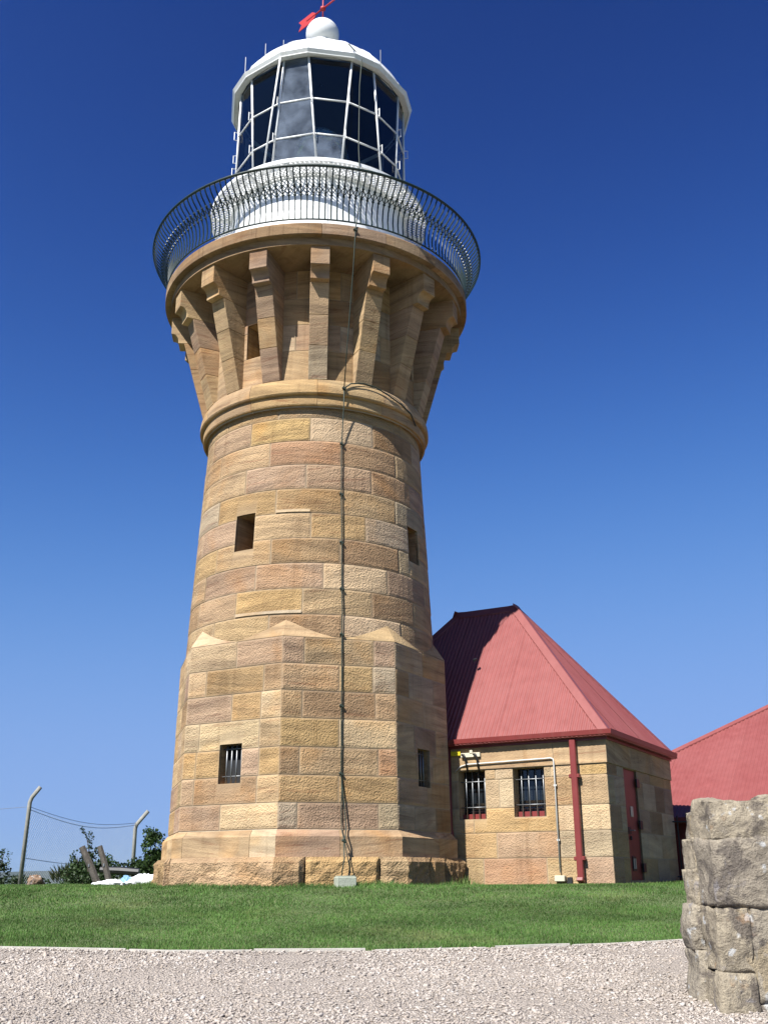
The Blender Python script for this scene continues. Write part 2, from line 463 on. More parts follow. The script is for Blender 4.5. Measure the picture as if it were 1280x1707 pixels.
# sea and far shore
MSEA = plain('sea_water', (.02, .06, .10), .25, var=.2, vscale=.01)
mk('sea', [(-9000, -60, -110), (9000, -60, -110), (9000, 7400, -110), (-9000, 7400, -110)], [(0, 1, 2, 3)], MSEA)['kind'] = 'structure'
MHILL = plain('wooded_hill', (.025, .042, .025), .95, var=.4, vscale=.01)
V = []; F = []; N = 90
for i in range(N):
    x = -7600 + 15200 * i / (N - 1)
    h = 48 + 22 * noise.noise(Vector((x * .0011, 3, 1))) + 8 * noise.noise(Vector((x * .006, 7, 1)))
    V += [(x, 5300, -111), (x, 5700, h * .3 - 30), (x, 6100, h), (x, 6700, h * .4), (x, 7200, -111)]
for i in range(N - 1):
    for k in range(4): F.append((i * 5 + k, i * 5 + 5 + k, i * 5 + 6 + k, i * 5 + 1 + k))
hl = mk('far_hills', V, F, MHILL, smooth=True); hl['kind'] = 'structure'

# gravel sheet + pebbles
MGRAV, nt, b, out = new_mat('gravel_bed'); g = NT(nt)
geo = g.n('ShaderNodeNewGeometry'); pos = geo.outputs['Position']
vo = g.n('ShaderNodeTexVoronoi'); g.l(pos, vo.inputs['Vector']); vo.inputs['Scale'].default_value = 55
col = g.mix(g.ramp(vo.outputs['Distance'], .1, .6), (.55, .485, .43), (.46, .40, .345))
bw = g.n('ShaderNodeSeparateColor'); g.l(vo.outputs['Color'], bw.inputs[0])
col = g.mix(1.0, col, g.mix(bw.outputs[0], (.75, .73, .70), (1.2, 1.18, 1.15)), 'MULTIPLY')
col = g.mix(1.0, col, (ALB, ALB, ALB), 'MULTIPLY'); g.l(col, b.inputs['Base Color']); b.inputs['Roughness'].default_value = .95
g.l(g.bump(g.math('SUBTRACT', 1.0, vo.outputs['Distance']), .9, .03), b.inputs['Normal'])
V = []; F = []; gx = np.linspace(-14, 14, 90); nr = 14
for x in gx:
    ye = edge_y(x) + .02
    for k in range(nr):
        y = ye + (-30 - ye) * (k / (nr - 1)) ** 1.6
        V.append((x, y, gz(x, y) + .012 - .010 * (k == 0)))
for i in range(len(gx) - 1):
    for k in range(nr - 1): F.append((i * nr + k + 1, (i + 1) * nr + k + 1, (i + 1) * nr + k, i * nr + k))
grav = mk('gravel_path', V, F, MGRAV, smooth=True); grav['kind'] = 'structure'

MPEB = islandmat('pebbles', [(.55, .485, .43), (.50, .435, .375), (.57, .515, .46), (.46, .385, .315), (.53, .465, .41), (.38, .33, .29), (.62, .575, .53)], .9, extra=.10)
rng = np.random.default_rng(5)
def scatter_pebbles():
    bm = bmesh.new(); bmesh.ops.create_icosphere(bm, subdivisions=1, radius=1.0)
    bv = np.array([v.co[:] for v in bm.verts]); bf = np.array([[v.index for v in f.verts] for f in bm.faces]); bm.free()
    shapes = [bv * (1 + .28 * rng.standard_normal((len(bv), 1))).clip(.6, 1.4) for _ in range(10)]
    n = 62000
    x = np.where(rng.random(n * 2) < .72, rng.uniform(-2.6, 4.9, n * 2), rng.uniform(-6.5, 8, n * 2)); y = rng.uniform(-12.6, -7.9, n * 2)
    ey = np.array([edge_y(a) for a in x]); ok = y < ey - .03
    # patches where the stones lie thicker
    dens = np.array([noise.noise(Vector((a * .9, c_ * 1.3, 4))) for a, c_ in zip(x, y)])
    ok &= rng.random(len(x)) < (.66 + 1.1 * dens)
    x, y = x[ok][:n], y[ok][:n]; n = len(x)
    s = rng.lognormal(math.log(.0074), .45, n).clip(.0035, .021)
    ang = rng.uniform(0, 2 * PI, n); c, s_ = np.cos(ang), np.sin(ang)
    sc = np.stack([s * rng.uniform(.8, 1.5, n), s * rng.uniform(.7, 1.1, n), s * rng.uniform(.35, .7, n)], 1)
    z = np.array([gz(a, b_) for a, b_ in zip(x, y)]) + .012 + sc[:, 2] * .4
    k = rng.integers(0, len(shapes), n)
    base = np.stack(shapes)[k] * sc[:, None, :]
    tl = rng.normal(0, .35, n)[:, None]
    X = base[:, :, 0]; Y = base[:, :, 1]; Z = base[:, :, 2] + X * tl
    P = np.stack([X * c[:, None] - Y * s_[:, None] + x[:, None], X * s_[:, None] + Y * c[:, None] + y[:, None], Z + z[:, None]], 2).reshape(-1, 3)
    T = (bf[None] + (np.arange(n) * len(bv))[:, None, None]).reshape(-1, 3)
    return P, T
def big_mesh(name, P, T, mat, parent=None):
    me = bpy.data.meshes.new(name); n = len(T); k = T.shape[1]
    me.vertices.add(len(P)); me.vertices.foreach_set('co', P.astype(np.float32).ravel())
    me.loops.add(n * k); me.loops.foreach_set('vertex_index', T.astype(np.int32).ravel())
    me.polygons.add(n); me.polygons.foreach_set('loop_start', np.arange(0, n * k, k, dtype=np.int32))
    me.materials.append(mat); me.update(calc_edges=True)
    return obj(name, me, parent)
P, T = scatter_pebbles()
tag(big_mesh('loose_gravel', P, T, MPEB), 'pale pinkish white gravel stones covering the path', 'gravel', kind='stuff')

# edging boards between gravel and lawn
edging = empty('path_edging', (1.3, -8.6, -.48)); tag(edging, 'pale worn edging boards between the gravel and the lawn', 'edging', kind='structure')
MEDGE = plain('pale_edging', (.56, .53, .47), .9, var=.2, vscale=9, bumpd=.01)
xe = [-7, -4.6, -2.6, -1.0, .15, 1.2, 1.25, 2.3, 2.35, 3.1, 4.3, 6.2]
for i in range(len(xe) - 1):
    a, b_ = xe[i] + .02, xe[i + 1] - .02
    if b_ - a < .1: continue
    m = MB(); dy = RN.uniform(-.025, .025); dz = RN.uniform(-.012, .006)
    n = max(2, int((b_ - a) / .35)); Vv = []; 
    for k in range(n + 1):
        x = a + (b_ - a) * k / n; y = edge_y(x) + dy; z = gz(x, y) + dz
        for (oy, oz) in ((-.014, -.06), (-.014, .023), (.014, .025), (.014, -.06)): Vv.append((x - edging.location.x, y + oy - edging.location.y, z + oz - edging.location.z))
    Ff = [(k * 4 + q, k * 4 + 4 + q, k * 4 + 4 + (q + 1) % 4, k * 4 + (q + 1) % 4) for k in range(n) for q in range(4)] + [(3, 2, 1, 0), tuple(n * 4 + q for q in range(4))]
    m.add(Vv, Ff).build('edging_board', MEDGE, edging)

# grass blades
MGRASS = islandmat('grass_blades', [(.080, .190, .033), (.122, .245, .050), (.098, .222, .040), (.165, .265, .075), (.112, .235, .044), (.26, .26, .12)], .6, .3, .25, .35)
def blades(n, x0, x1, y0, y1, h0, h1, w):
    x = rng.uniform(x0, x1, n); y = rng.uniform(y0, y1, n)
    ey = np.array([edge_y(a) for a in x])
    ok = y > ey + .015 + rng.uniform(0, .05, n); ok &= np.hypot(x, y) > 2.62
    x, y, ey = x[ok], y[ok], ey[ok]; n = len(x)
    z = np.array([gz(a, b_) for a, b_ in zip(x, y)])
    cl = np.array([noise.noise(Vector((a * 1.1, b_ * 1.1, 9))) for a, b_ in zip(x, y)])
    near = np.exp(-np.maximum(0, np.hypot(x, y) - 2.85) / .08) + np.exp(-np.maximum(0, y - ey - .03) / .04) * .5
    h = rng.uniform(h0, h1, n) * (1 + .8 * cl) * (1 + 1.6 * near); a = rng.uniform(0, 2 * PI, n); ww = w * rng.uniform(.7, 1.4, n)
    lean = rng.uniform(.1, .8, n) * h; la = rng.uniform(0, 2 * PI, n)
    dx, dy = np.cos(a) * ww, np.sin(a) * ww
    P = np.empty((n, 3, 3)); P[:, 0] = np.stack([x - dx, y - dy, z - .005], 1); P[:, 1] = np.stack([x + dx, y + dy, z - .005], 1)
    P[:, 2] = np.stack([x + np.cos(la) * lean, y + np.sin(la) * lean, z + h], 1)
    return P.reshape(-1, 3)
Pg = np.concatenate([blades(150000, -3.6, 5.6, -8.75, -5.4, .012, .032, .0042), blades(110000, -5.2, 7.2, -5.4, -1.0, .012, .032, .006), blades(60000, -9.5, -1.5, -1.0, 8.0, .015, .04, .009), blades(9000, 2.4, 8, -1, 4, .02, .06, .009), blades(60000, -9.5, -3.6, -8.6, -1.0, .012, .032, .009), blades(50000, 5.6, 12, -8.6, -1.0, .012, .032, .009)])
Tg = np.arange(len(Pg)).reshape(-1, 3)
tag(big_mesh('grass', Pg, Tg, MGRASS), 'short mown green grass in front of the tower', 'grass', kind='stuff')

# ================================================================== LIGHTHOUSE
LH = empty('lighthouse'); tag(LH, 'tall sandstone lighthouse with white lantern room and red weather vane', 'lighthouse')
PHI = -96.5217
ZT, ZB, ZC_ = 3.861, .846, .432
RT, RB, RC = 2.474, 2.519, 2.621
C8 = math.cos(PI / 8); T8 = math.tan(PI / 8)
def apo(z):
    if z >= ZB: return C8 * (RB + (RT - RB) * (z - ZB) / (ZT - ZB))
    return C8 * RC
def oct_mp(k, af=apo):
    th = rad(PHI + 45 * (k + .5)); n = Vector((math.sin(th), -math.cos(th), 0)); t = Vector((math.cos(th), math.sin(th), 0))
    def mp(u, v, o):         # u in -1..1 across the face
        a = af(v) + o; return n * a + t * (u * a * T8) + Vector((0, 0, v))
    return mp
HALF = 2.497 * C8 * T8       # mean half width of a face, metres

# octagonal base: mortar core + blocks
base = None
rows = [3.85, 3.421, 2.985, 2.545, 2.09, 1.66, 1.24, .846]
rows[0] = ZT
def F2(px): return 2 * (px - 525) / (990 - 525) - 1      # joint positions on the face towards the camera
def F1(px): return 2 * (px - 128) / (520 - 128) - 1
J = {1: [[F1(330)], [F1(205), F1(447)], [F1(320), F1(440)], [F1(190), F1(437)], [F1(182), F1(440)], [F1(180), F1(435)], [F1(295)]],
     2: [[F2(612), F2(900)], [F2(757), F2(895)], [F2(608), F2(905)], [F2(757)], [F2(602), F2(915)], [F2(757)], [F2(598), F2(913)]],
     3: [[.05], [-.5, .45], [.05], [-.35, .5], [-.3, .35], [.1], [-.4, .4]]}
KD = {(1, 6): [(-1, -.1, 'mauve'), (0, 1, 'cream')], (1, 3): [(-.9, .6, 'cream')], (2, 0): [(-1, -.6, 'mauve'), (-.6, .6, 'tan')], (2, 1): [(-1, 0, 'tan'), (0, .6, 'ochre'), (.6, 1, 'grey')],
      (2, 2): [(-1, -.7, 'brown')], (2, 3): [(-1, 0, 'ochre'), (0, 1, 'cream')], (2, 4): [(-1, -.7, 'brown'), (-.7, .7, 'tan'), (.7, 1, 'red')], (2, 5): [(-1, 1, 'ochre')], (2, 6): [(-1, -.6, 'grey'), (-.6, .6, 'mauve'), (.6, 1, 'grey')], (1, 4): [(0, 1, 'ochre')]}
OWIN = (-.22 / HALF, .225 / HALF, 1.558, 2.18)
corev = MB()
for k in range(8):
    mp = oct_mp(k); win = OWIN if k in (1, 3, 5, 7) else None
    ul = [-1, 1] if not win else [-1, win[0], win[1], 1]; vl = [ZB, ZT] if not win else [ZB, win[2], win[3], ZT]
    for i in range(len(ul) - 1):
        for j in range(len(vl) - 1):
            if win and i == 1 and j == 1: continue
            q = [mp(u, v, -.008) for u, v in ((ul[i], vl[j]), (ul[i + 1], vl[j]), (ul[i + 1], vl[j + 1]), (ul[i], vl[j + 1]))]
            corev.add(q, [(0, 1, 2, 3)])
base = mk('octagonal_base', corev.V, corev.F, MORT, LH)
MG = .035 / HALF
for k in range(8):
    mp = oct_mp(k); win = OWIN if k in (1, 3, 5, 7) else None
    for r in range(7):
        jj = J.get(k, None); jj = jj[r] if jj else ([-.35, .4] if (r + k) % 2 else [.05])
        stone_row(base, [-1] + jj + [1], rows[r + 1], rows[r], mp, .006 / HALF, .006, MG, .035, .4, [win] if win else [], MS, KD.get((k, r)), back=.05, proud=.007, open_ends=(True, True), jitter=0)
    if win:
        w = reveal('window', LH, win, mp, .22, MSS, MDARK, stone('brown'))
        for i in range(4):
            u = win[0] + (win[1] - win[0]) * (i + .75) / 4.35
            MB().tube([mp(u, win[2], -.10), mp(u, win[3], -.10)], .014, 8).build('bar', MSTEEL, w, smooth=True)
        for v in (win[2] + .12, win[3] - .07):
            MB().tube([mp(win[0] - .03, v, -.10), mp(win[1] + .03, v, -.10)], .009, 6).build('crossbar', MSTEEL, w, smooth=True)

# plinth: chamfer course on the octagon
plinth = None
ac = C8 * RC
def plinth_af(z): return ac if z <= .735 else ac + (C8 * RB - ac) * (z - .735) / (ZB - .735)
mbp = MB()
for k in range(8):
    mp = oct_mp(k, plinth_af)
    for v0, v1 in ((ZC_ - .1, .735), (.735, ZB)):
        mbp.add([mp(-1, v0, -.012), mp(1, v0, -.012), mp(1, v1, -.012), mp(-1, v1, -.012)], [(0, 1, 2, 3)])
plinth = mk('plinth', mbp.V, mbp.F, MORT, LH)
PJ = {1: [-.79, .52], 2: [.0], 3: [.3]}
for k in range(8):
    mp = oct_mp(k, plinth_af); js = [-1] + PJ.get(k, [.1]) + [1]
    for i in range(len(js) - 1):
        a = js[i] + (.004 if i else 0); c = js[i + 1] - (.004 if i < len(js) - 2 else 0)
        n = 4; ul = [a + (c - a) * q / n for q in range(n + 1)]; vl = [ZC_, .70, .735, .835]
        V, F, A = patch(ul, vl, lambda u, v: False, mp, .05, lambda u, v: .0)
        kd = 'grey' if (k == 1 and i == 2) else ('mauve' if k == 2 else 'tan')
        mk('stone_block', V, F, MSS, plinth, attr=[0] * len(V), color=stone(kd))

# rough footing stones
footing = mk('footing', *(lambda m: (m.V, m.F))(MB().lathe([(2.45, -.5), (2.45, .43), (.2, .43)], 8, PHI, PHI + 360)), MORT, LH)
FJ = {0: [-.1], 1: [-.95], 2: [-.54, .62], 3: [-.2, .4]}
def foot_af(z): return C8 * 2.66
for k in range(8):
    mp0 = oct_mp(k, foot_af); js = [-1] + FJ.get(k, [.1]) + [1]
    for i in range(len(js) - 1):
        a = js[i] + (.012 if i else 0); c = js[i + 1] - (.012 if i < len(js) - 2 else 0); sd_ = RN.uniform(0, 99)
        w = (c - a) * HALF; nu = max(6, int(w / .07)); nv = 7
        V = []; F = []
        for iu in range(nu + 1):
            for iv in range(nv + 1):
                fu, fv = iu / nu, iv / nv
                u = a + (c - a) * fu; v = -.06 + (.495) * fv
                eu = min(fu, 1 - fu) * w; ev = (1 - fv) * .49
                pil = 1 if ((i == 0 and fu < .5) or (i == len(js) - 2 and fu > .5)) else min(1, eu / .06 + .05) ** .6
                pil *= min(1, (ev + .004) / .07) ** .5
                pt = mp0(u, v, 0)
                o = .075 * pil + .06 * noise.fractal(pt * 2.2 + Vector((0, 0, sd_ * 0)), 1.0, 2.0, 4) + .02 * noise.noise(pt * 11) - .05 * max(0, .3 - fv)
                V.append(mp0(u, v, o))
        for iu in range(nu):
            for iv in range(nv):
                p_ = iu * (nv + 1) + iv; F.append((p_, p_ + nv + 1, p_ + nv + 2, p_ + 1))
        nb = len(V)
        loop = [iu * (nv + 1) for iu in range(nu + 1)] + [nu * (nv + 1) + iv for iv in range(1, nv + 1)] + [iu * (nv + 1) + nv for iu in range(nu - 1, -1, -1)] + [iv for iv in range(nv - 1, 0, -1)]
        for q in loop:
            vv = Vector(V[q]); V.append(tuple(vv - Vector((vv.x, vv.y, 0)).normalized() * .3))
        for q in range(len(loop)):
            q2 = (q + 1) % len(loop); F.append((loop[q2], loop[q], nb + q, nb + q2))
        mk('rough_stone', V, F, MSW, footing, color=stone({1: 'tan', 2: ['tan', 'ochre', 'tan'][min(i, 2)]}.get(k, 'brown')))

# round shaft
def rdrum(z): return 2.125 + .0485 * (7.0 - z)
def drum_mp(u, v, o): return pol(u, rdrum(v) + o, v)
dz = [8.16, 7.925, 7.467, 7.007, 6.547, 6.086, 5.626, 5.173, 4.72, 4.27, 3.861, 3.74]
DJ = [[-46.1, -14.5, 17.9], [-61, -29.2, 1.8, 34.2, 65], [-49.5, -17.9, 16.8, 48.5], [-61.2, -30.4, .3, 32.6, 59.8], [-47.5, -13.6, 17.2, 46.8], [-62, -24, 3.0, 28.8, 57], [-45.8, -14.9, 16.2, 47.7],
      [-53.5, -21.6, 8.9, 39.8, 70], [-58, -30.9, 0.0, 31.0, 56.7], [-43, -14.2, 17, 46.8], [-43, -14.2, 17, 46.8]]
DK = {0: [(-46, 18, 'tan')], 1: [(-61, -29, 'mauve'), (-29, 2, 'ochre'), (2, 34, 'cream'), (34, 65, 'brown')], 2: [(-50, -18, 'tan'), (-18, 17, 'red'), (17, 48, 'brown')], 3: [(-30, 0, 'mauve'), (0, 32, 'mauve'), (32, 60, 'brown')],
      4: [(-47, -14, 'ochre'), (-14, 17, 'ochre'), (17, 47, 'tan')], 5: [(-24, 3, 'tan'), (3, 28, 'ochre'), (28, 57, 'grey'), (-62, -24, 'mauve')], 6: [(-46, -15, 'tan'), (-15, 16, 'brown'), (16, 48, 'brown')], 7: [(-53, -22, 'mauve'), (-22, 9, 'mauve'), (9, 40, 'cream')],
      8: [(-58, -31, 'tan'), (-31, 0, 'ochre'), (0, 31, 'tan'), (31, 57, 'brown')], 9: [(-43, -14, 'tan'), (-14, 17, 'brown')]}
DW = [(-29 + 90 * q - 5.25, -29 + 90 * q + 5.25, 5.485, 6.155) for q in range(-1, 3)]
def ring_core(name, mp, z0, z1, wins, extra_u):
    ul = sorted(set([-180 + 5 * i for i in range(73)]) | set(extra_u)); ul = [x for x in ul]
    vl = sorted({z0, z1} | {w[2] for w in wins} | {w[3] for w in wins})
    m = MB()
    for i in range(len(ul) - 1):
        for j in range(len(vl) - 1):
            um, vm = (ul[i] + ul[i + 1]) / 2, (vl[j] + vl[j + 1]) / 2
            if any(inrect(um, vm, w) for w in wins): continue
            m.add([mp(ul[i], vl[j], -.008), mp(ul[i + 1], vl[j], -.008), mp(ul[i + 1], vl[j + 1], -.008), mp(ul[i], vl[j + 1], -.008)], [(0, 1, 2, 3)])
    return mk(name, m.V, m.F, MORT, LH)
shaft = ring_core('round_shaft', drum_mp, 3.7, 8.3, DW, [x for w in DW for x in w[:2]])
for r in range(len(dz) - 1):
    js = list(DJ[r]); 
    while js[0] > -172: js.insert(0, js[0] - RN.uniform(27, 33))
    js = [j for j in js if j > -178]; end = js[0] + 360
    while js[-1] < end - 45: js.append(js[-1] + RN.uniform(27, 33))
    js.append(end)
    stone_row(shaft, js, dz[r + 1], dz[r], drum_mp, .16, .006, .95, .035, 4.5, DW, MS, DK.get(r), back=.05, proud=.008)
for w_ in DW:
    reveal('window', LH, w_, drum_mp, .55, MSS, MDARK, stone('brown'))
# pale repair strips under two blocks
for (u0, u1, v0, kd) in ((-30.6, -.3, 4.275, 'white'), (-13.4, 2.5, 6.09, 'cream')):
    V, F, A = patch([u0 + (u1 - u0) * i / 6 for i in range(7)], [v0 + .012, v0 + .062], lambda u, v: False, drum_mp, .0, lambda u, v: .0)
    V2 = [Vector(v) + Vector((v[0], v[1], 0)).normalized() * .017 for v in V]
    mk('mortar_repair', V2, F, MSS, shaft, attr=[0] * len(V2), color=stone(kd))

# broach stones at the octagon corners
for k in range(8):
    th = PHI + 45 * k; c0 = pol(th, RT + .004, ZT)
    ap = pol(th, rdrum(4.17) + .012, 4.17)
    Vb = [c0]; n = 8
    for sgn in (-1, 1):
        for i in range(1, n + 1):
            f = i / n; d = sgn * 22.5 * f
            Pm = pol(th + sgn * 22.5, RT * C8 + .004, ZT)
            Vb.append(c0.lerp(Pm, f))
    top = [ap]
    for sgn in (-1, 1):
        for i in range(1, n + 1):
            f = i / n; d = sgn * 22.5 * f; zz = ZT + .006 + (4.17 - ZT) * (1 - f) ** 1.5
            top.append(pol(th + d, rdrum(zz) + .012, zz))
    Vv = Vb + top; o_ = len(Vb); F = []
    for s_ in (0, 1):
        prevb, prevt = 0, o_
        for i in range(1, n + 1):
            cb, ct = s_ * n + i, o_ + s_ * n + i
            F.append((prevb, cb, ct, prevt) if s_ else (prevb, prevt, ct, cb)); prevb, prevt = cb, ct
    mk('broach_stone', Vv, F, MSS, LH, color=stone('cream' if k == 1 else 'tan'))

# cornice
cor_prof = [(2.0, 8.13), (2.185, 8.13), (2.195, 8.15), (2.195, 8.30), (2.185, 8.318), (2.245, 8.325), (2.262, 8.35), (2.262, 8.42), (2.25, 8.50), (2.225, 8.57), (2.19, 8.635), (2.0, 8.635)]
cornice = ring_core('cornice', lambda u, v, o: pol(u, 2.15 + o, v), 8.1, 8.64, [], [])
cme = None
for i in range(11):
    a = 4.8 + 360 / 11 * i
    if cme is None:
        m = MB().lathe(cor_prof, 12, .09, 360 / 11 - .09, close=True); o_ = m.build('cornice_stone', MSS, cornice, color=stone('tan')); cme = o_.data
        me = cme
    else: o_ = obj('cornice_stone', cme, cornice, stone(RN.choice(['tan', 'cream', 'ochre'])))
    o_.rotation_euler.z = rad(a)

# upper wall behind the corbels
def up_mp(u, v, o): return pol(u, 2.115 + o, v)
UW = [(-29 + 90 * q - 4.9, -29 + 90 * q + 4.9, 9.26, 9.975) for q in range(-1, 3)]
upper = ring_core('upper_wall', up_mp, 8.6, 11.1, UW, [x for w in UW for x in w[:2]])
uz = [8.635, 9.26, 9.80, 10.35, 10.96]
for r in range(4):
    js = [-180 + 4.8 + (11.25 if r % 2 else 0) + 22.5 * i - 4.8 * 0 for i in range(17)]
    stone_row(upper, js, uz[r], uz[r + 1], up_mp, .12, .004, .5, .02, 5.7, UW, MSS, back=.04, proud=.004)
for w_ in UW:
    reveal('window', LH, w_, up_mp, .5, MSS, MDARK, stone('ochre'))

# corbels
def rshaft(z): return 2.195 + (2.68 - 2.195) * (z - 8.64) / (10.36 - 8.64)
cav = [(2.93 - .13 * math.sin(t * PI / 2), 10.42 + .15 * math.cos(t * PI / 2)) for t in (0, .2, .4, .6, .8, 1.0)]
corbel_polys = [('shaft_stone', [(2.02, 8.637), (rshaft(8.637), 8.637), (rshaft(9.24), 9.24), (2.02, 9.24)]),
                ('shaft_stone', [(2.02, 9.244), (rshaft(9.244), 9.244), (rshaft(9.78), 9.78), (2.02, 9.78)]),
                ('shaft_stone', [(2.02, 9.784), (rshaft(9.784), 9.784), (rshaft(10.36), 10.36), (2.02, 10.36)]),
                ('bracket_block', [(2.02, 10.363), (2.80, 10.363)] + cav[::-1] + [(2.95, 10.575), (2.95, 10.948), (2.02, 10.948)])]
cmes = []
for i in range(16):
    a = 4.85 + 22.5 * i
    cb = empty('corbel'); cb.parent = LH; cb.rotation_euler.z = rad(a)
    for q, (nm, poly) in enumerate(corbel_polys):
        if i == 0:
            o_ = MB().prism(poly, .172).build(nm, MSS, cb, color=stone(), bevel=.007); cmes.append(o_.data)
        else: o_ = obj(nm, cmes[q], cb, stone(RN.choice(['tan', 'tan', 'cream', 'mauve', 'brown', 'tan'])))

# gallery deck
deck = MB().lathe([(2.0, 10.95), (2.985, 10.95), (2.985, 11.10), (2.985, 11.34), (1.5, 11.40)], 128).build('gallery_deck', MSS, LH, color=stone('brown'))
fprof = [(2.7, 11.10), (3.10, 11.10), (3.106, 11.108), (3.106, 11.31), (3.095, 11.335), (2.7, 11.335)]
fme = None
for i in range(16):
    if fme is None: o_ = MB().lathe(fprof, 8, .06, 22.44, close=True).build('fascia_stone', MSF, deck, color=tuple(c * .82 for c in stone('mauve'))); fme = o_.data
    else: o_ = obj('fascia_stone', fme, deck, tuple(c * .82 for c in stone(RN.choice(['brown', 'mauve', 'tan']))))
    o_.rotation_euler.z = rad(5.2 + 22.5 * i)
MB().lathe([(2.9, 11.337), (3.07, 11.337), (3.07, 11.36), (3.05, 11.368), (1.6, 11.40)], 128).build('deck_covering', MWHITE, deck, smooth=False)

# gallery railing
rail = MB().tube([pol(360 * i / 128, 3.417, 12.335) for i in range(128)], .027, 8, closed=True).build('gallery_railing', MGREEN, LH, smooth=True)
MB().tube([pol(360 * i / 128, 3.085, 11.42) for i in range(128)], .016, 8, closed=True).build('bottom_rail', MGREEN, rail, smooth=True)
bp = [(3.085, 11.42), (3.068, 11.62), (3.09, 11.80), (3.14, 11.93), (3.20, 12.02), (3.27, 12.10), (3.35, 12.19), (3.40, 12.27), (3.417, 12.33)]
NB = 176
bal = None
def knot(m, c, r):
    bm = bmesh.new(); bmesh.ops.create_icosphere(bm, subdivisions=1, radius=r)
    m.add([v.co + Vector(c) for v in bm.verts], [tuple(v.index for v in f.verts) for f in bm.faces]); bm.free()
for i in range(NB):
    if bal is None:
        m = MB().tube([(0, -r, z) for r, z in bp], .0145, 5)
        knot(m, (0, -3.135, 11.915), .031); knot(m, (0, -3.235, 12.06), .031)
        o_ = m.build('baluster', MGREEN, rail); bal = o_.data
    else: o_ = obj('baluster', bal, rail)
    o_.rotation_euler.z = 2 * PI * i / NB
m = MB()
for i in range(NB):
    a0, a1 = 360 * i / NB, 360 * (i + 1) / NB; am = (a0 + a1) / 2
    for (p_, q_) in (((a0, 3.145, 11.925), (a1, 3.23, 12.05)), ((a1, 3.145, 11.925), (a0, 3.23, 12.05))):
        m.tube([pol(*p_), pol(*q_)], .0095, 4, caps=False)
tag(m.build('scroll_band', MGREEN, rail), kind='stuff')

# lantern base, catwalk, lantern
lbase = MB().lathe([(1.85, 11.35), (1.85, 13.30), (1.88, 13.31), (1.88, 13.40), (1.85, 13.41), (1.85, 13.60), (1.90, 13.61), (1.90, 13.66), (1.2, 13.67)], 96).build('lantern_base', MWHITE, LH)
for i in range(8):                       # vertical plate seams
    MB().tube([pol(9 + 45 * i, 1.852, 11.42), pol(9 + 45 * i, 1.852, 13.3)], .012, 4).build('plate_seam', MWHITE, lbase)
cat = MB().lathe([(2.285, 13.32), (2.31, 13.32), (2.31, 13.40), (2.285, 13.40)], 96, close=True).build('catwalk', MWHITE, LH)
m = MB(); NL = 150; zl = 13.36
for s_ in (-1, 1):
    for i in range(NL):
        a0 = 360 * i / NL; da = s_ * 9.0; K = 3
        pts = [(a0 + da * k / K, 1.87 + (2.295 - 1.87) * k / K) for k in range(K + 1)]
        zz = zl + (.006 if s_ > 0 else -.006)
        Vv = []
        for (a, r) in pts:
            wv = .016 / r * 57.3
            for da_, dzz in ((-wv, -.005), (wv, -.005), (wv, .005), (-wv, .005)): Vv.append(pol(a + da_, r, zz + dzz))
        Ff = [(k * 4 + q, k * 4 + 4 + q, k * 4 + 4 + (q + 1) % 4, k * 4 + (q + 1) % 4) for k in range(K) for q in range(4)]
        m.add(Vv, Ff)
tag(m.build('lattice_grating', MWHITE, cat), kind='stuff')
for i in range(16):
    a = 9.7 + 22.5 * i
    mb_ = MB().prism([(1.86, 13.30), (2.29, 13.30), (2.29, 13.345), (1.86, 13.345)], .03)
    o_ = mb_.build('bracket', MWHITE, cat); o_.rotation_euler.z = rad(a)

ZG0, ZG1 = 13.655, 16.30
def mull(k):
    """ends of mullion k of 16"""
    c = 9.7 + 45 * (k // 2); s_ = -1 if k % 2 == 0 else 1
    return pol(c + s_ * 7.9, 1.85, ZG0), pol(c + s_ * 14.2, 1.85, ZG1)
room = empty('lantern_room'); room.parent = LH
for k in range(16):
    a, b_ = mull(k); o_ = MB().tube([a, b_], .024, 8).build('mullion', MWHITE, room, smooth=True)
zr = [15.225, 14.34]
def mpt(k, z):
    a, b_ = mull(k % 16); return a.lerp(b_, (z - ZG0) / (ZG1 - ZG0))
for k in range(16):
    for z in zr:
        MB().tube([mpt(k, z), mpt(k + 1, z)], .021, 8).build('glazing_bar', MWHITE, room, smooth=True)
    for z0, z1 in ((ZG0, zr[1]), (zr[1], zr[0]), (zr[0], ZG1)):
        q = [mpt(k, z0), mpt(k + 1, z0), mpt(k + 1, z1), mpt(k, z1)]
        q = [v * 1.0 for v in q]
        n_ = (q[1] - q[0]).cross(q[3] - q[0]).normalized()
        mk('pane', q, [(0, 1, 2, 3)], MGLASSREFL if k == 15 or (k == 0 and z0 == ZG0) else MGLASS, room)  # front panes with the pale reflection put into their colour
    a, b_ = mull(k)
    for z in zr:                          # grab loops on the mullions
        c0 = mpt(k, z); nrm = Vector((c0.x, c0.y, 0)).normalized()
        z1_, z2_ = Vector((0, 0, .10)), Vector((0, 0, -.10))
        MB().tube([c0 + z2_, c0 + z2_ + nrm * .09, c0 + z1_ + nrm * .09, c0 + z1_], .010, 6).build('grab_loop', MWHITE, room)
MB().tube([pol(-21.5, 2.0, 16.28), pol(-30.6, 2.0, 13.5)], .02, 8).build('standpipe', MWHITE, room, smooth=True)
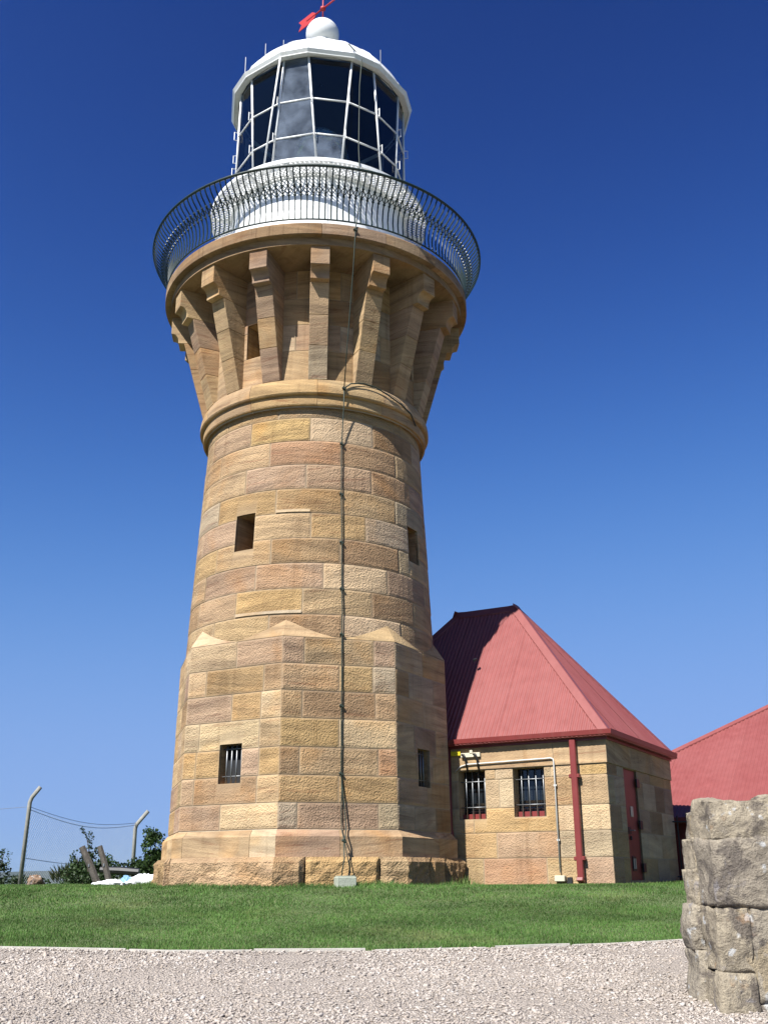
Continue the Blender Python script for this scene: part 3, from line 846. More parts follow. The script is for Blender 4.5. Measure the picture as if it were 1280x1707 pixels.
# lens and pedestal
lens = MB()
prof = []
for i in range(25):
    z = 14.0 + 1.7 * i / 24; r = .34 + .30 * math.sin(PI * i / 24) ** .7
    prof += [(r, z), (r + .03, z + .03)]
lens.lathe([(.05, 13.98)] + prof + [(.05, 15.75)], 32)
lo_ = lens.build('lens', MLENS, room, smooth=False)
MB().lathe([(.45, 13.67), (.45, 13.95), (.3, 13.98)], 24).build('lens_pedestal', MGREEN, room)
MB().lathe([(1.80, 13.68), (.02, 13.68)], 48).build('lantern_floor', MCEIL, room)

# lantern roof
RV = sorted([(9.7 + 45 * q + s_ * 14.2) for q in range(8) for s_ in (-1, 1)])
def polyring(prof):
    V = []; F = []; L = len(prof); n = len(RV)
    for a in RV:
        for r, z in prof: V.append(pol(a, r, z))
    for i in range(n):
        j = (i + 1) % n
        for k in range(L - 1): F.append((i * L + k, j * L + k, j * L + k + 1, i * L + k + 1))
    return V, F
V, F = polyring([(1.79, 16.31), (1.97, 16.285), (1.985, 16.262), (2.005, 16.268), (2.008, 16.285), (2.05, 16.355), (2.04, 16.37), (1.9, 16.43)])
roof = mk('lantern_roof', V, F, MWHITE, LH)
MB().lathe([(1.95, 16.39), (1.86, 16.64), (1.70, 16.89), (1.5, 17.12), (1.25, 17.37), (1.0, 17.60), (.75, 17.80), (.5, 17.96), (.30, 18.06), (.26, 18.1), (.26, 18.4)], 96).build('dome', MWHITE, roof, smooth=True)
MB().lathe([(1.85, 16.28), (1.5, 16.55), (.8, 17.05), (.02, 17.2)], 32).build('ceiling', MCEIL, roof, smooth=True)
MB().lathe([(.015 + .37 * math.sin(PI * i / 24), 18.66 - .37 * math.cos(PI * i / 24)) for i in range(25)], 40).build('ball', MWHITE, roof, smooth=True)
MB().lathe([(.374, 18.72), (.379, 18.73), (.379, 18.75), (.372, 18.76)], 40).build('ball_seam', MWHITE, roof, smooth=True)
for a, h in ((-52, .48), (-33, .42), (-20, .32), (43, .44), (97, .4), (152, .4), (-105, .4), (-160, .4)):
    MB().tube([pol(a, 1.98, 16.38), pol(a, 1.98, 16.40 + h)], .008, 5).build('lightning_rod', MSTEEL, roof)
MB().tube([pol(23, .5, 17.91), pol(23, 1.2, 17.39), pol(23, 1.75, 16.84), pol(24, 2.05, 16.40)], .012, 6).build('earth_strap', MCABLE, roof)
for a in RV:                              # standing seams of the dome
    MB().tube([pol(a, r + .004, z + .004) for r, z in ((1.93, 16.45), (1.86, 16.64), (1.70, 16.89), (1.5, 17.12), (1.25, 17.37), (1.0, 17.60), (.75, 17.80), (.5, 17.96))], .011, 4).build('dome_seam', MWHITE, roof)
# weather vane
vane = MB().tube([(0, 0, 18.98), (0, 0, 20.1)], .016, 8).build('weather_vane', MRED, LH, smooth=True)
vc = Vector((0, 0, 19.455)); vt = Vector((-.60, .56, 19.455)); vd = (vc - vt).normalized()
tip = vc + vd * .85
MB().tube([vc - vd * .55, tip], .020, 8).build('arrow_shaft', MRED, vane, smooth=True)
m = MB(); side = Vector((-vd.y, vd.x, 0)) * .008; up = Vector((0, 0, 1))
fl = [(-.28, .06), (-.36, .15), (-.80, .15), (-.70, .03), (-.80, -.15), (-.36, -.15), (-.28, -.06)]
fl = [(-.26, .05), (-.36, .14), (-.84, .14), (-.74, 0), (-.84, -.14), (-.36, -.14), (-.26, -.05)]
Vv = [vc + vd * a + up * h + side for a, h in fl] + [vc + vd * a + up * h - side for a, h in fl]; L = len(fl)
m.add(Vv, [tuple(range(L)), tuple(range(2 * L - 1, L - 1, -1))] + [(i, L + i, L + (i + 1) % L, (i + 1) % L) for i in range(L)])
m.build('tail_fin', MRED, vane)
m = MB(); fl = [(.62, .10), (.88, 0), (.62, -.10)]; Vv = [vc + vd * a + up * h + side for a, h in fl] + [vc + vd * a + up * h - side for a, h in fl]
m.add(Vv, [(0, 1, 2), (5, 4, 3), (0, 3, 4, 1), (1, 4, 5, 2), (2, 5, 3, 0)]).build('arrow_head', MRED, vane)
m = MB(); knot(m, vc, .075); m.build('hub', MRED, vane, smooth=True)

# lightning conductor
ca = 17.0
pts = [pol(28, 2.05, 16.25), pol(27.6, 1.97, 15.6), pol(27.4, 1.97, 14.8), pol(25.5, 2.1, 13.9), pol(23.3, 2.34, 13.38), pol(20, 2.8, 12.2), pol(16.6, 3.125, 11.36), pol(16.35, 3.128, 11.2), pol(16.5, 2.95, 10.5), pol(16.8, 2.5, 9.2), pol(16.95, 2.285, 8.45)]
cable = MB().tube(pts, .011, 6).build('lightning_conductor', MCABLE, LH, smooth=True)
pts = [pol(16.95, 2.285, 8.45), pol(17.2, 2.23, 8.1), pol(17.0, rdrum(7.42) + .04, 7.42)]
for z in (6.95, 6.5, 5.9, 5.4, 4.9, 4.3, 3.9): pts.append(pol(16.8 + RN.uniform(-.12, .12), rdrum(z) + .035 + RN.uniform(-.005, .012), z))
fm = oct_mp(2)
pts += [fm(.03 + RN.uniform(-.008, .008), z, .035) for z in (3.6, 3.1, 2.6, 2.1, 1.66)]
MB().tube(pts + [fm(.06, 1.35, .05), fm(.095, 1.0, .06), fm(.10, .88, .07), fm(.06, .74, .10), fm(.03, .66, .13)], .011, 6).build('cable', MCABLE, cable, smooth=True)
MB().tube([fm(.035, 1.66, .03), fm(.035, 1.0, .03), fm(.035, .85, .05), fm(.035, .66, .13), fm(.07, .45, .17), fm(.10, .2, .24)], .008, 6).build('cable', MCABLE, cable, smooth=True)
MB().tube([fm(.03, .66, .13), fm(.02, .4, .20), fm(-.03, .16, .26)], .010, 6).build('cable', MCABLE, cable, smooth=True)
for (P_) in [pol(16.35, 3.128, 11.24), pol(16.95, 2.29, 8.45), pol(17, rdrum(7.42) + .04, 7.42)] + [pol(16.8, rdrum(z) + .03, z) for z in (6.45, 5.55, 4.72, 3.93)] + [fm(.03, z, .03) for z in (2.75, 1.68)] + [fm(.03, .66, .13)]:
    m = MB().box(P_, (.075, .05, .035), Matrix.Rotation(rad(17), 3, 'Z') @ Matrix.Rotation(.5, 3, 'Y')); m.build('clip', MCABLE, cable, bevel=.006)
br = [pol(17.2, 2.285, 8.46), pol(20, 2.29, 8.56), pol(26, 2.28, 8.62), pol(33, 2.275, 8.60), pol(40, 2.28, 8.52), pol(48, 2.285, 8.44), pol(56, 2.275, 8.36), pol(64, 2.21, 8.25)]
MB().tube(br, .013, 6).build('cable', MCABLE, cable, smooth=True)
cbx = MB().box((0, 0, .075), (.30, .22, .165)).build('inspection_box', MCONC, None, bevel=.012)
bpos = fm(.0, 0, .36); cbx.location = (bpos.x, bpos.y, gz(bpos.x, bpos.y) - .01); cbx.rotation_euler.z = rad(16)
tag(cbx, 'pale green concrete box on the grass where the tower cables end', 'box')
MB().box((0, 0, .1635), (.26, .18, .014)).build('lid', MCONC, cbx, bevel=.003)

# ================================================================== ANNEX
Uv = Vector((.87443603, -.48514084, 0)); Vv_ = Vector((.48514084, .87443603, 0))
KA = .925                     # size of the annex
AC = Vector((5.0214, -1.4755, .010))
LF, LS = 6.3, 4.45
def annex(s, t, z): return AC + (Uv * s + Vv_ * t + Vector((0, 0, z))) * KA      # s<=0 along the front, t along the side
AX = empty('stone_annex', AC); tag(AX, 'small sandstone annex with red hipped metal roof joined to the tower', 'building')
def AP(v): return Vector(v) - AC
nF = -Vv_; nS = Uv
def fr_mp(u, v, o): return AP(annex(u, 0, v) + nF * o)
def sd_mp(u, v, o): return AP(annex(0, u, v) + nS * o)
AZ = [-.25, .455, .905, 1.345, 1.86, 2.054]
FW = [(-2.92, -2.36, 1.135, 2.046), (-1.80, -1.18, 1.15, 2.046)]
DOOR = (1.02, 1.86, .06, 2.046)
def wallcore(name, mp, u0, u1, z0, z1, cuts):
    ul = sorted({u0, u1} | {c[0] for c in cuts} | {c[1] for c in cuts}); vl = sorted({z0, z1} | {c[2] for c in cuts} | {c[3] for c in cuts}); m = MB()
    for i in range(len(ul) - 1):
        for j in range(len(vl) - 1):
            if any(inrect((ul[i] + ul[i + 1]) / 2, (vl[j] + vl[j + 1]) / 2, c) for c in cuts): continue
            m.add([mp(ul[i], vl[j], -.008), mp(ul[i + 1], vl[j], -.008), mp(ul[i + 1], vl[j + 1], -.008), mp(ul[i], vl[j + 1], -.008)], [(0, 1, 2, 3)])
    return mk(name, m.V, m.F, MORT, AX)
fw = wallcore('front_wall', fr_mp, -LF, 0, -.3, 2.5, FW)
MSA = sandstone('annex_sandstone', .7, .45, .15, .55)
AJ = [[-3.9, -2.45, -1.22, -.62], [-3.2, -2.2, -1.35, -.35], [-4, -2.6, -1.2, -.75], [-3.4, -2.1, -1.3, -.62], [-3.9, -2.2, -1.0, -.42]]
AJ = [[-5.2, -3.9, -2.45, -1.22, -.55], [-5.4, -4.3, -3.2, -2.17, -.95], [-5.2, -4.0, -2.62, -1.0, -.6], [-5.4, -4.4, -3.4, -2.08, -.66], [-5.0, -3.6, -2.15, -1.05, -.5]]
for r in range(5):
    stone_row(fw, [-LF] + AJ[r] + [0], AZ[r], AZ[r + 1], fr_mp, .005, .005, .025, .025, .5, FW, MSA, {0: [(-2.45, -1.2, 'red'), (-4, -2.45, 'tan')], 1: [(-2.2, -1, 'mauve')], 2: [(-1, 0, 'cream')]}.get(r), back=.05, proud=.004, open_ends=(False, True), jitter=0)
frz = lambda u, v, o: AP(annex(u, 0, v) + nF * (o + .025))
stone_row(fw, [-LF, -4.2, -2.5, -.98, .025], 2.057, 2.47, frz, .003, .003, .02, .02, .5, [], MSS, [(-9, 9, 'tan')], back=.08, proud=.002, open_ends=(False, True), jitter=0)
sw = wallcore('side_wall', sd_mp, 0, LS, -.3, 2.5, [DOOR])
SJ = [[.62, 2.9, 3.7], [.35, 2.3, 3.3], [.7, 2.6, 3.5], [.4, 2.25, 3.1, 3.8], [.6, 2.8]]
for r in range(5):
    stone_row(sw, [0] + SJ[r] + [LS], AZ[r], AZ[r + 1], sd_mp, .005, .005, .025, .025, .5, [DOOR], MSA, None, back=.05, proud=.004, open_ends=(True, False), jitter=0)
frz2 = lambda u, v, o: AP(annex(0, u, v) + nS * (o + .025))
stone_row(sw, [-.025, 1.5, 3.0, LS], 2.057, 2.47, frz2, .003, .003, .02, .02, .5, [], MSS, [(-9, 9, 'tan')], back=.08, proud=.002, open_ends=(True, False), jitter=0)
m = MB()
bw_ = lambda u, v, o: AP(annex(u, LS, v)); lw_ = lambda u, v, o: AP(annex(-LF, u, v))
m.add([bw_(-LF, -.3, 0), bw_(0, -.3, 0), bw_(0, 2.5, 0), bw_(-LF, 2.5, 0)], [(0, 3, 2, 1)]); m.add([lw_(0, -.3, 0), lw_(LS, -.3, 0), lw_(LS, 2.5, 0), lw_(0, 2.5, 0)], [(0, 3, 2, 1)])
m.build('rear_walls', MORT, AX)
# windows
for w_ in FW:
    wn_ = reveal('window', AX, w_, fr_mp, .26, MSA, MWGL, stone('tan'))
    for i in range(4):
        u = w_[0] + (w_[1] - w_[0]) * (.20 + .23 * i)
        MB().tube([fr_mp(u, w_[2], -.11), fr_mp(u, w_[3], -.11)], .010, 8).build('bar', MSTEEL, wn_, smooth=True)
    for v in (w_[2] + .24, w_[3] - .2):
        MB().tube([fr_mp(w_[0] - .03, v, -.105), fr_mp(w_[1] + .02, v, -.105)], .009, 6).build('crossbar', MSTEEL, wn_, smooth=True)
    c0 = fr_mp((w_[0] + w_[1]) / 2, w_[2] + .06, -.19); rot = Matrix.Rotation(math.atan2(Uv.y, Uv.x), 3, 'Z')
    MB().boxk(c0, (w_[1] - w_[0], .08, .12), rot).build('sash', MTRIM, wn_, bevel=.006)
    for q in range(3):
        MB().boxk(fr_mp((w_[0] + w_[1]) / 2, w_[2] + .16 + .07 * q, -.225), (w_[1] - w_[0] - .06, .012, .05), rot @ Matrix.Rotation(.5, 3, 'X')).build('louvre', MWGL, wn_)
    V, F, A = patch(lines(w_[0] - .01, w_[1] + .01, .02, 1), [w_[2] - .005, w_[2] + .02], lambda u, v: False, lambda u, v, o: fr_mp(u, v, o), .25, lambda u, v: 0)
    mk('sill', V, F, MSS, wn_, attr=[0] * len(V), color=stone('cream'))
# door
rs = Matrix.Rotation(math.atan2(Vv_.y, Vv_.x), 3, 'Z')
dc = sd_mp((DOOR[0] + DOOR[1]) / 2, (DOOR[2] + DOOR[3]) / 2, -.055)
door = MB().boxk(dc, (DOOR[1] - DOOR[0] - .01, .05, DOOR[3] - DOOR[2]), rs).build('door', MDOOR, AX, bevel=.004)
door['label'] = 'flat red painted door in the shaded side wall'
for v in (.28, 1.05, 1.82): MB().boxk(sd_mp(DOOR[1] - .05 + .06, v, .01), (.17, .03, .16), rs).build('hinge', MBLACK, door, bevel=.004)
MB().boxk(sd_mp(1.47, 1.28, -.024), (.16, .008, .19), rs).build('notice_plate', MCREAM, door, bevel=.004)
MB().boxk(sd_mp(1.20, .93, -.02), (.20, .012, .12), rs).build('lock_plate', MBLACK, door, bevel=.003)
MB().tube([sd_mp(1.16, .93, 0), sd_mp(1.16, .93, .06), sd_mp(1.27, .93, .06)], .012, 6).build('handle', MSTEEL, door)
MB().boxk(sd_mp(1.24, .80, -.01), (.05, .03, .07), rs).build('padlock', MBLACK, door, bevel=.006)
MB().boxk(sd_mp(1.36, .35, -.022), (.22, .012, .26), rs).build('vent_plate', MBLACK, door, bevel=.003)
for q in (-.05, .05): MB().boxk(sd_mp(1.36 + q, .35, -.014), (.035, .012, .18), rs).build('vent_strip', MCREAM, door)
MB().add([sd_mp(u, v, o) for u, v, o in ((DOOR[0], DOOR[2], 0), (DOOR[1], DOOR[2], 0), (DOOR[1], DOOR[3], 0), (DOOR[0], DOOR[3], 0), (DOOR[0], DOOR[2], -.12), (DOOR[1], DOOR[2], -.12), (DOOR[1], DOOR[3], -.12), (DOOR[0], DOOR[3], -.12))], [(0, 1, 5, 4), (1, 2, 6, 5), (2, 3, 7, 6), (3, 0, 4, 7)]).build('door_jamb', MSA, AX, color=stone('brown'))

# corrugated hip roof
def hip_roof(parent, mapf, s0, s1, t0, t1, z0, rise, names, inset_full=None, lam=.086, amp=.008, faces='FSBL', ins=None):
    """rectangle s0..s1 x t0..t1 (mapf(s,t,z)); ridge runs along s. returns None"""
    hd = (t1 - t0) / 2; tanp = rise / hd; ins = ins or hd; tane = rise / ins
    def sheets(L, top, place, ov):
        """L eave length, top(x) -> run up the slope in plan"""
        n = max(1, int(round(L / .762))); w = L / n; q = 8
        for i in range(n):
            V = []; F = []; m_ = int(w / lam * q); lift = .004 * (i % 2)
            for k in range(m_ + 1):
                x = w * i + w * k / m_ ; x_ = min(max(x, 1e-4), L - 1e-4)
                a = amp * math.sin(2 * PI * x / lam) + lift
                tp = max(.002, top(x_)); nr_ = 4
                for r_ in range(nr_): V.append(place(x_, -ov + (tp + ov) * r_ / (nr_ - 1), a))
            for k in range(m_):
                for r_ in range(3): F.append((k * 4 + r_, k * 4 + 4 + r_, k * 4 + 5 + r_, k * 4 + 1 + r_))
            mk('roof_sheet', V, F, MROOF, parent, smooth=True)
    Ls_ = s1 - s0; Lt = t1 - t0; nz = math.cos(math.atan(tanp)); nh = math.sin(math.atan(tanp))
    ez, eh = math.cos(math.atan(tane)), math.sin(math.atan(tane)); q_ = hd / ins
    cf = lambda x: min(x * q_, (Ls_ - x) * q_, hd)
    ce = lambda x: min(x, Lt - x) / q_
    if 'F' in faces: sheets(Ls_, cf, lambda x, r, a: mapf(s0 + x, t0 + r - a * nh, z0 + r * tanp + a * nz), .05)
    if 'B' in faces: sheets(Ls_, cf, lambda x, r, a: mapf(s1 - x, t1 - r + a * nh, z0 + r * tanp + a * nz), .05)
    if 'S' in faces: sheets(Lt, ce, lambda x, r, a: mapf(s1 - r + a * eh, t0 + x, z0 + r * tane + a * ez), .05)
    if 'L' in faces: sheets(Lt, ce, lambda x, r, a: mapf(s0 + r - a * eh, t1 - x, z0 + r * tane + a * ez), .05)
    e = .035
    def cap(name, A, B, wA, wB):
        # folded capping: two flanges; wA / wB plan directions down each slope
        V = []; D = (B - A).normalized()
        for P_ in (A, B):
            for (wd, k) in ((wA, 1), (wA, .08), (wB, .08), (wB, 1)): V.append(P_ + wd * k + Vector((0, 0, e + .008 * (k < .5))))
        for P_ in (A, B):
            for (wd, k) in ((wA, 1), (wB, 1)): V.append(P_ + wd * k + Vector((0, 0, e - .03)))
        F = [(0, 4, 5, 1), (1, 5, 6, 2), (2, 6, 7, 3), (0, 8, 10, 4), (3, 7, 11, 9)]
        MB().add(V, F).build(name, MROOF, parent)
    S_ = mapf(1, 0, 0) - mapf(0, 0, 0); T_ = mapf(0, 1, 0) - mapf(0, 0, 0); Z = Vector((0, 0, 1)) * S_.length
    wid = .17
    dF, dB, dS, dL = (-T_ - Z * tanp) , (T_ - Z * tanp), (S_ - Z * tanp), (-S_ - Z * tanp)
    dF, dB, dS, dL = [d.normalized() * wid for d in (dF, dB, dS, dL)]
    tm = (t0 + t1) / 2; zr_ = z0 + rise
    r0, r1 = mapf(s0 + ins, tm, zr_), mapf(s1 - ins, tm, zr_)
    cap('ridge_cap', r0, r1, dF, dB)
    # hip flanges lie across the hip
    cap('hip_cap', mapf(s1, t0, z0), r1, (dF - S_ * wid * nz).normalized() * 0 + (-S_ * 1.0).normalized() * wid, (T_).normalized() * wid)
    cap('hip_cap', mapf(s0, t0, z0), r0, S_.normalized() * wid, T_.normalized() * wid)
    cap('hip_cap', mapf(s1, t1, z0), r1, -S_.normalized() * wid, -T_.normalized() * wid)
    cap('hip_cap', mapf(s0, t1, z0), r0, S_.normalized() * wid, -T_.normalized() * wid)

roofA = empty('roof'); roofA.parent = AX
OV = .12
am = lambda s, t, z: AP(annex(s, t, z))
hip_roof(roofA, am, -LF - OV, OV, -OV, LS + OV, 2.585, 3.14, None, ins=2.57)
MB().tube([am(-2.9, .95, 4.35), am(-2.9, .93, 4.39)], .04, 10).build('vent_cowl', MBLACK, roofA)
# gutters and fascia (quad section swept round the eaves)
def sweep(path, sect, name, mat, parent):
    """path: list of (point, outward)"""
    V = []; L = len(sect); F = []
    for P_, o_ in path:
        for a, h in sect: V.append(P_ + o_ * a + Vector((0, 0, h)))
    for i in range(len(path) - 1):
        for k in range(L): F.append((i * L + k, i * L + k + L, i * L + (k + 1) % L + L, i * L + (k + 1) % L))
    F += [tuple(range(L)), tuple((len(path) - 1) * L + k for k in range(L - 1, -1, -1))]
    return MB().add(V, F).build(name, mat, parent)
diag = (nF + nS)
gut = [(0, 0), (.035, -.035), (.09, -.035), (.115, .0), (.125, .075), (.11, .075), (.10, .01), (.0, .02)]
gp = [(am(-LF - .05, -.06, 2.545), nF), (am(.06, -.06, 2.545), diag), (am(.06, LS + .05, 2.545), nS)]
sweep(gp, gut, 'gutter', MTRIM, roofA)
fas = [(0, 0), (.028, 0), (.028, .10), (0, .10)]
gp = [(am(-LF - .02, -.03, 2.462), nF), (am(.03, -.03, 2.462), diag), (am(.03, LS + .02, 2.462), nS)]
sweep(gp, fas, 'fascia_board', MTRIM, roofA)
sweep([(p_ - o_ * .0, o_) for p_, o_ in gp], [(-.02, .09), (.06, .09), (.06, .098), (-.02, .098)], 'eave_lining', MTRIM, roofA)
# downpipe
rotF = Matrix.Rotation(math.atan2(Uv.y, Uv.x), 3, 'Z')
dp = MB().boxk(fr_mp(-.57, 1.29, .085), (.115, .09, 2.40), rotF).build('downpipe', MTRIM, AX, bevel=.012)
for v in (1.84, .43): MB().boxk(fr_mp(-.57, v, .075), (.20, .105, .07), rotF).build('bracket', MTRIM, dp, bevel=.01)
MB().boxk(fr_mp(-.57, .07, .11), (.12, .14, .07), rotF @ Matrix.Rotation(-.4, 3, 'X')).build('shoe', MTRIM, dp, bevel=.01)
# drain pipe in the shaded corner by the tower
dp2 = MB().tube([fr_mp(-3.09, 2.5, .06), fr_mp(-3.09, 1.0, .06), fr_mp(-3.03, .72, .07), fr_mp(-2.98, .35, .12), fr_mp(-2.96, -.05, .16)], .048, 10).build('drain_pipe', MTRIM, AX, smooth=True)
MB().tube([fr_mp(-3.16, .92, .06), fr_mp(-3.65, .92, .06)], .016, 6).build('side_pipe', MTRIM, dp2)
# white conduit
cd = MB().tube([fr_mp(-2.97, 2.03, .03), fr_mp(-2.84, 2.13, .04), fr_mp(-2.7, 2.16, .055), fr_mp(-1.02, 2.185, .055), fr_mp(-.975, 2.17, .055), fr_mp(-.965, 2.12, .05), fr_mp(-.965, .20, .04)], .012, 8).build('conduit', MPIPE, AX, smooth=True)
for v in (1.7, .75): MB().boxk(fr_mp(-.965, v, .03), (.055, .045, .03), rotF).build('saddle', MPIPE, cd)
MB().boxk(fr_mp(-.965, .10, .05), (.19, .10, .10), rotF).build('junction_box', MCREAM, cd, bevel=.008)
# floodlight plate with two bent black pipes
pl = MB().boxk(fr_mp(-2.62, 2.33, .055), (.40, .04, .085), rotF).build('mounting_plate', MCREAM, AX, bevel=.006)
MB().boxk(fr_mp(-2.60, 2.39, .06), (.06, .05, .06), rotF).build('plate_lug', MCREAM, pl, bevel=.004)
for u in (-2.74, -2.50):
    MB().tube([fr_mp(u - .05, 2.34, .09), fr_mp(u, 2.335, .10), fr_mp(u + .02, 2.29, .095), fr_mp(u + .035, 2.02, .02)], .018, 8).build('bent_pipe', MBLACK, pl, smooth=True)
ys_ = MB().boxk(fr_mp(-2.93, 2.375, .06), (.20, .015, .085), rotF).build('yellow_sign', MYEL, None, bevel=.003)
ys_.location = AC; tag(ys_, 'small yellow sign under the annex gutter beside the tower', 'sign')
MB().boxk(fr_mp(-.80, .06, .02), (.09, .05, .12), rotF).build('wall_vent', MDARK, AX)

# ================================================================== COTTAGE BEHIND
CT = empty('red_roofed_cottage', annex(-1, 8, 0)); tag(CT, 'low cottage with pinkish red corrugated hip roof behind the annex', 'building')
CO = Vector(CT.location)
cm = lambda s, t, z: annex(s - 3.65, t + 5.0, z) - CO
CL, CW = 16.0, 11.0
roofC = empty('roof'); roofC.parent = CT
hip_roof(roofC, cm, 0, CL, 0, CW, 1.3, .6 * CW / 2, None, lam=.086)
m = MB()
for (a, b_) in (((.3, .35), (CL - .3, .35)), ((CL - .3, .35), (CL - .3, CW - .3)), ((CL - .3, CW - .3), (.3, CW - .3)), ((.3, CW - .3), (.3, .35))):
    m.add([cm(*a, -1.6), cm(*b_, -1.6), cm(*b_, 1.3), cm(*a, 1.3)], [(0, 1, 2, 3)])
m.build('wall', MTRIM, CT)
sweep([(cm(-.02, -.05, 1.24), nF), (cm(CL, -.05, 1.24), nF)], gut, 'gutter', MTRIM, CT)
# iron fence beside the annex
IFN = empty('iron_picket_fence', annex(.35, LS - .3, 0)); tag(IFN, 'black iron picket fence between the annex and the cottage', 'fence')
io = Vector(IFN.location)
def ifp(s, z): return annex(.05 + s * .9, LS - .35 + s * .42, z) - io
for i in range(9):
    MB().tube([ifp(.1 + .19 * i, -.15), ifp(.1 + .19 * i, 1.32 + .05 * (i % 2))], [.014, .014], 6).build('picket', MBLACK, IFN)
for z in (.12, 1.2): MB().tube([ifp(0, z), ifp(1.8, z)], .015, 6).build('fence_rail', MBLACK, IFN)

# ================================================================== ROUGH STONE WALL, RIGHT
MRW, nt, b, out = new_mat('lichen_stone'); g = NT(nt)
oi = g.n('ShaderNodeObjectInfo'); geo = g.n('ShaderNodeNewGeometry'); pos = geo.outputs['Position']
big = g.noise(pos, 4.5, 5, .6, .4); mid = g.noise(pos, 14, 5, .65, .3); fin = g.noise(pos, 70, 4, .7)
col = g.mix(1.0, oi.outputs['Color'], g.mix(g.ramp(mid, .3, .7), (.70, .68, .66), (1.2, 1.17, 1.1)), 'MULTIPLY')
col = g.mix(g.math('MULTIPLY', g.ramp(big, .54, .61), .7), col, (.13, .11, .10))
col = g.mix(g.math('MULTIPLY', g.ramp(g.noise(pos, 6.3, 4, .6, .8), .60, .70), .7), col, (.33, .31, .32))
col = g.mix(g.math('MULTIPLY', g.ramp(g.noise(pos, 8.0, 3, .5, .2), .645, .69), .9), col, (.66, .66, .64))
col = g.mix(g.math('MULTIPLY', g.ramp(g.noise(pos, 5.7, 3, .5), .66, .76), .6), col, (.38, .20, .08))
col = g.mix(g.ramp(fin, .35, .7, 0, .5), col, g.mix(1.0, col, (.55, .52, .5), 'MULTIPLY'))
col = g.mix(1.0, col, (ALB, ALB, ALB), 'MULTIPLY'); g.l(col, b.inputs['Base Color']); b.inputs['Roughness'].default_value = .95; b.inputs['Specular IOR Level'].default_value = .15
g.l(g.bump(g.math('ADD', g.math('MULTIPLY', mid, 1.0), g.math('MULTIPLY', fin, .35)), 1.0, .035), b.inputs['Normal'])
WX, WY = 3.65, -11.48; KW = 1.06
SW = empty('rough_stone_wall', (WX, WY, gz(WX, WY))); tag(SW, 'rough lichen covered stone wall end beside the gravel', 'wall')
wo_ = Vector(SW.location)
def rough_stone(x0, x1, y0, y1, z0, z1, colr, seed, amp=.042, rnd=.014):
    bm = bmesh.new(); bmesh.ops.create_cube(bm, size=1.0)
    bmesh.ops.subdivide_edges(bm, edges=bm.edges, cuts=11, use_grid_fill=True)
    x0, x1 = WX + (x0 - WX) * KW, WX + (x1 - WX) * KW; y0, y1 = WY + (y0 - WY) * KW, WY + (y1 - WY) * KW; z0, z1 = .13 + (z0 - .13) * KW, .13 + (z1 - .13) * KW
    dx, dy, dz_ = x1 - x0, y1 - y0, z1 - z0
    for v in bm.verts:
        c = v.co.copy(); q = Vector((c.x * dx, c.y * dy, c.z * dz_)); h = Vector((dx / 2, dy / 2, dz_ / 2))
        inn = Vector([max(-h[i] + rnd, min(h[i] - rnd, q[i])) for i in range(3)]); d = q - inn
        if d.length > 1e-6: q = inn + d.normalized() * min(d.length, rnd)
        w = Vector((x0 + dx / 2, y0 + dy / 2, z0 + dz_ / 2)) + q
        nrm = d.normalized() if d.length > 1e-6 else Vector((0, 0, 0))
        q2 = w + nrm * (amp * noise.fractal(w * 3.4, 1.0, 2.0, 5) + .010 * noise.noise(w * 19))
        v.co = q2 - wo_
    me = bpy.data.meshes.new('stone'); bm.to_mesh(me); bm.free(); me.materials.append(MRW)
    me.polygons.foreach_set('use_smooth', [True] * len(me.polygons))
    return obj('stone', me, SW, colr)
tn, gy, dk, br_ = (.46, .405, .315), (.44, .395, .325), (.41, .365, .30), (.38, .30, .20)
Y0, Y1 = WY, WY + .62
wall_stones = [  # x0, x1, z0, z1, colour, on the near half?
    (-.02, .37, .36, .605, tn), (.375, 1.05, .365, .635, tn), (1.07, 1.9, .36, .66, tn), (1.92, 2.7, .36, .66, gy),
    (-.01, .0, 0, 0, None),
    (-.03, .62, -.055, .355, dk), (.64, 1.3, -.05, .36, tn), (1.32, 2.2, -.05, .35, gy), (2.22, 2.9, -.06, .35, tn),
    (-.04, .17, -.44, -.065, tn), (.18, .86, -.62, -.06, gy), (.88, 1.7, -.5, -.06, tn), (1.72, 2.6, -.5, -.06, dk),
    (-.05, .17, -.95, -.45, tn), (.18, .9, -.95, -.63, gy), (.92, 1.8, -.95, -.51, tn), (1.82, 2.7, -.95, -.51, gy)]
for i, (a, c, z0, z1, cl) in enumerate(wall_stones):
    if cl is None: continue
    rough_stone(WX + a - .006, WX + c + .012, Y0 + RN.uniform(-.012, .012), Y0 + .35, z0 - .014, z1 + .012, cl, i * 3.7)
for i, (y0, y1, z0, z1, cl, dx_) in enumerate([(.345, .66, .37, .555, tn, .0), (.345, .64, .17, .365, tn, -.045), (.345, .66, -.06, .165, tn, -.06), (.345, .66, -.33, -.065, gy, -.10), (.33, .68, -.95, -.335, gy, -.10)]):
    rough_stone(WX + dx_, WX + .5, Y0 + y0, Y0 + y1, z0 - .02, z1 + .012, cl, 60 + i * 2.3)
    rough_stone(WX + .52, WX + 2.6, Y0 + y0, Y0 + y1, z0, z1 - .006, tn, 90 + i * 2.3)
MB().box(Vector((WX + 1.42, WY + .345, -.25)) - wo_, (2.83, .64, 1.62)).build('mortar', MRW, SW, color=(.46, .39, .28))

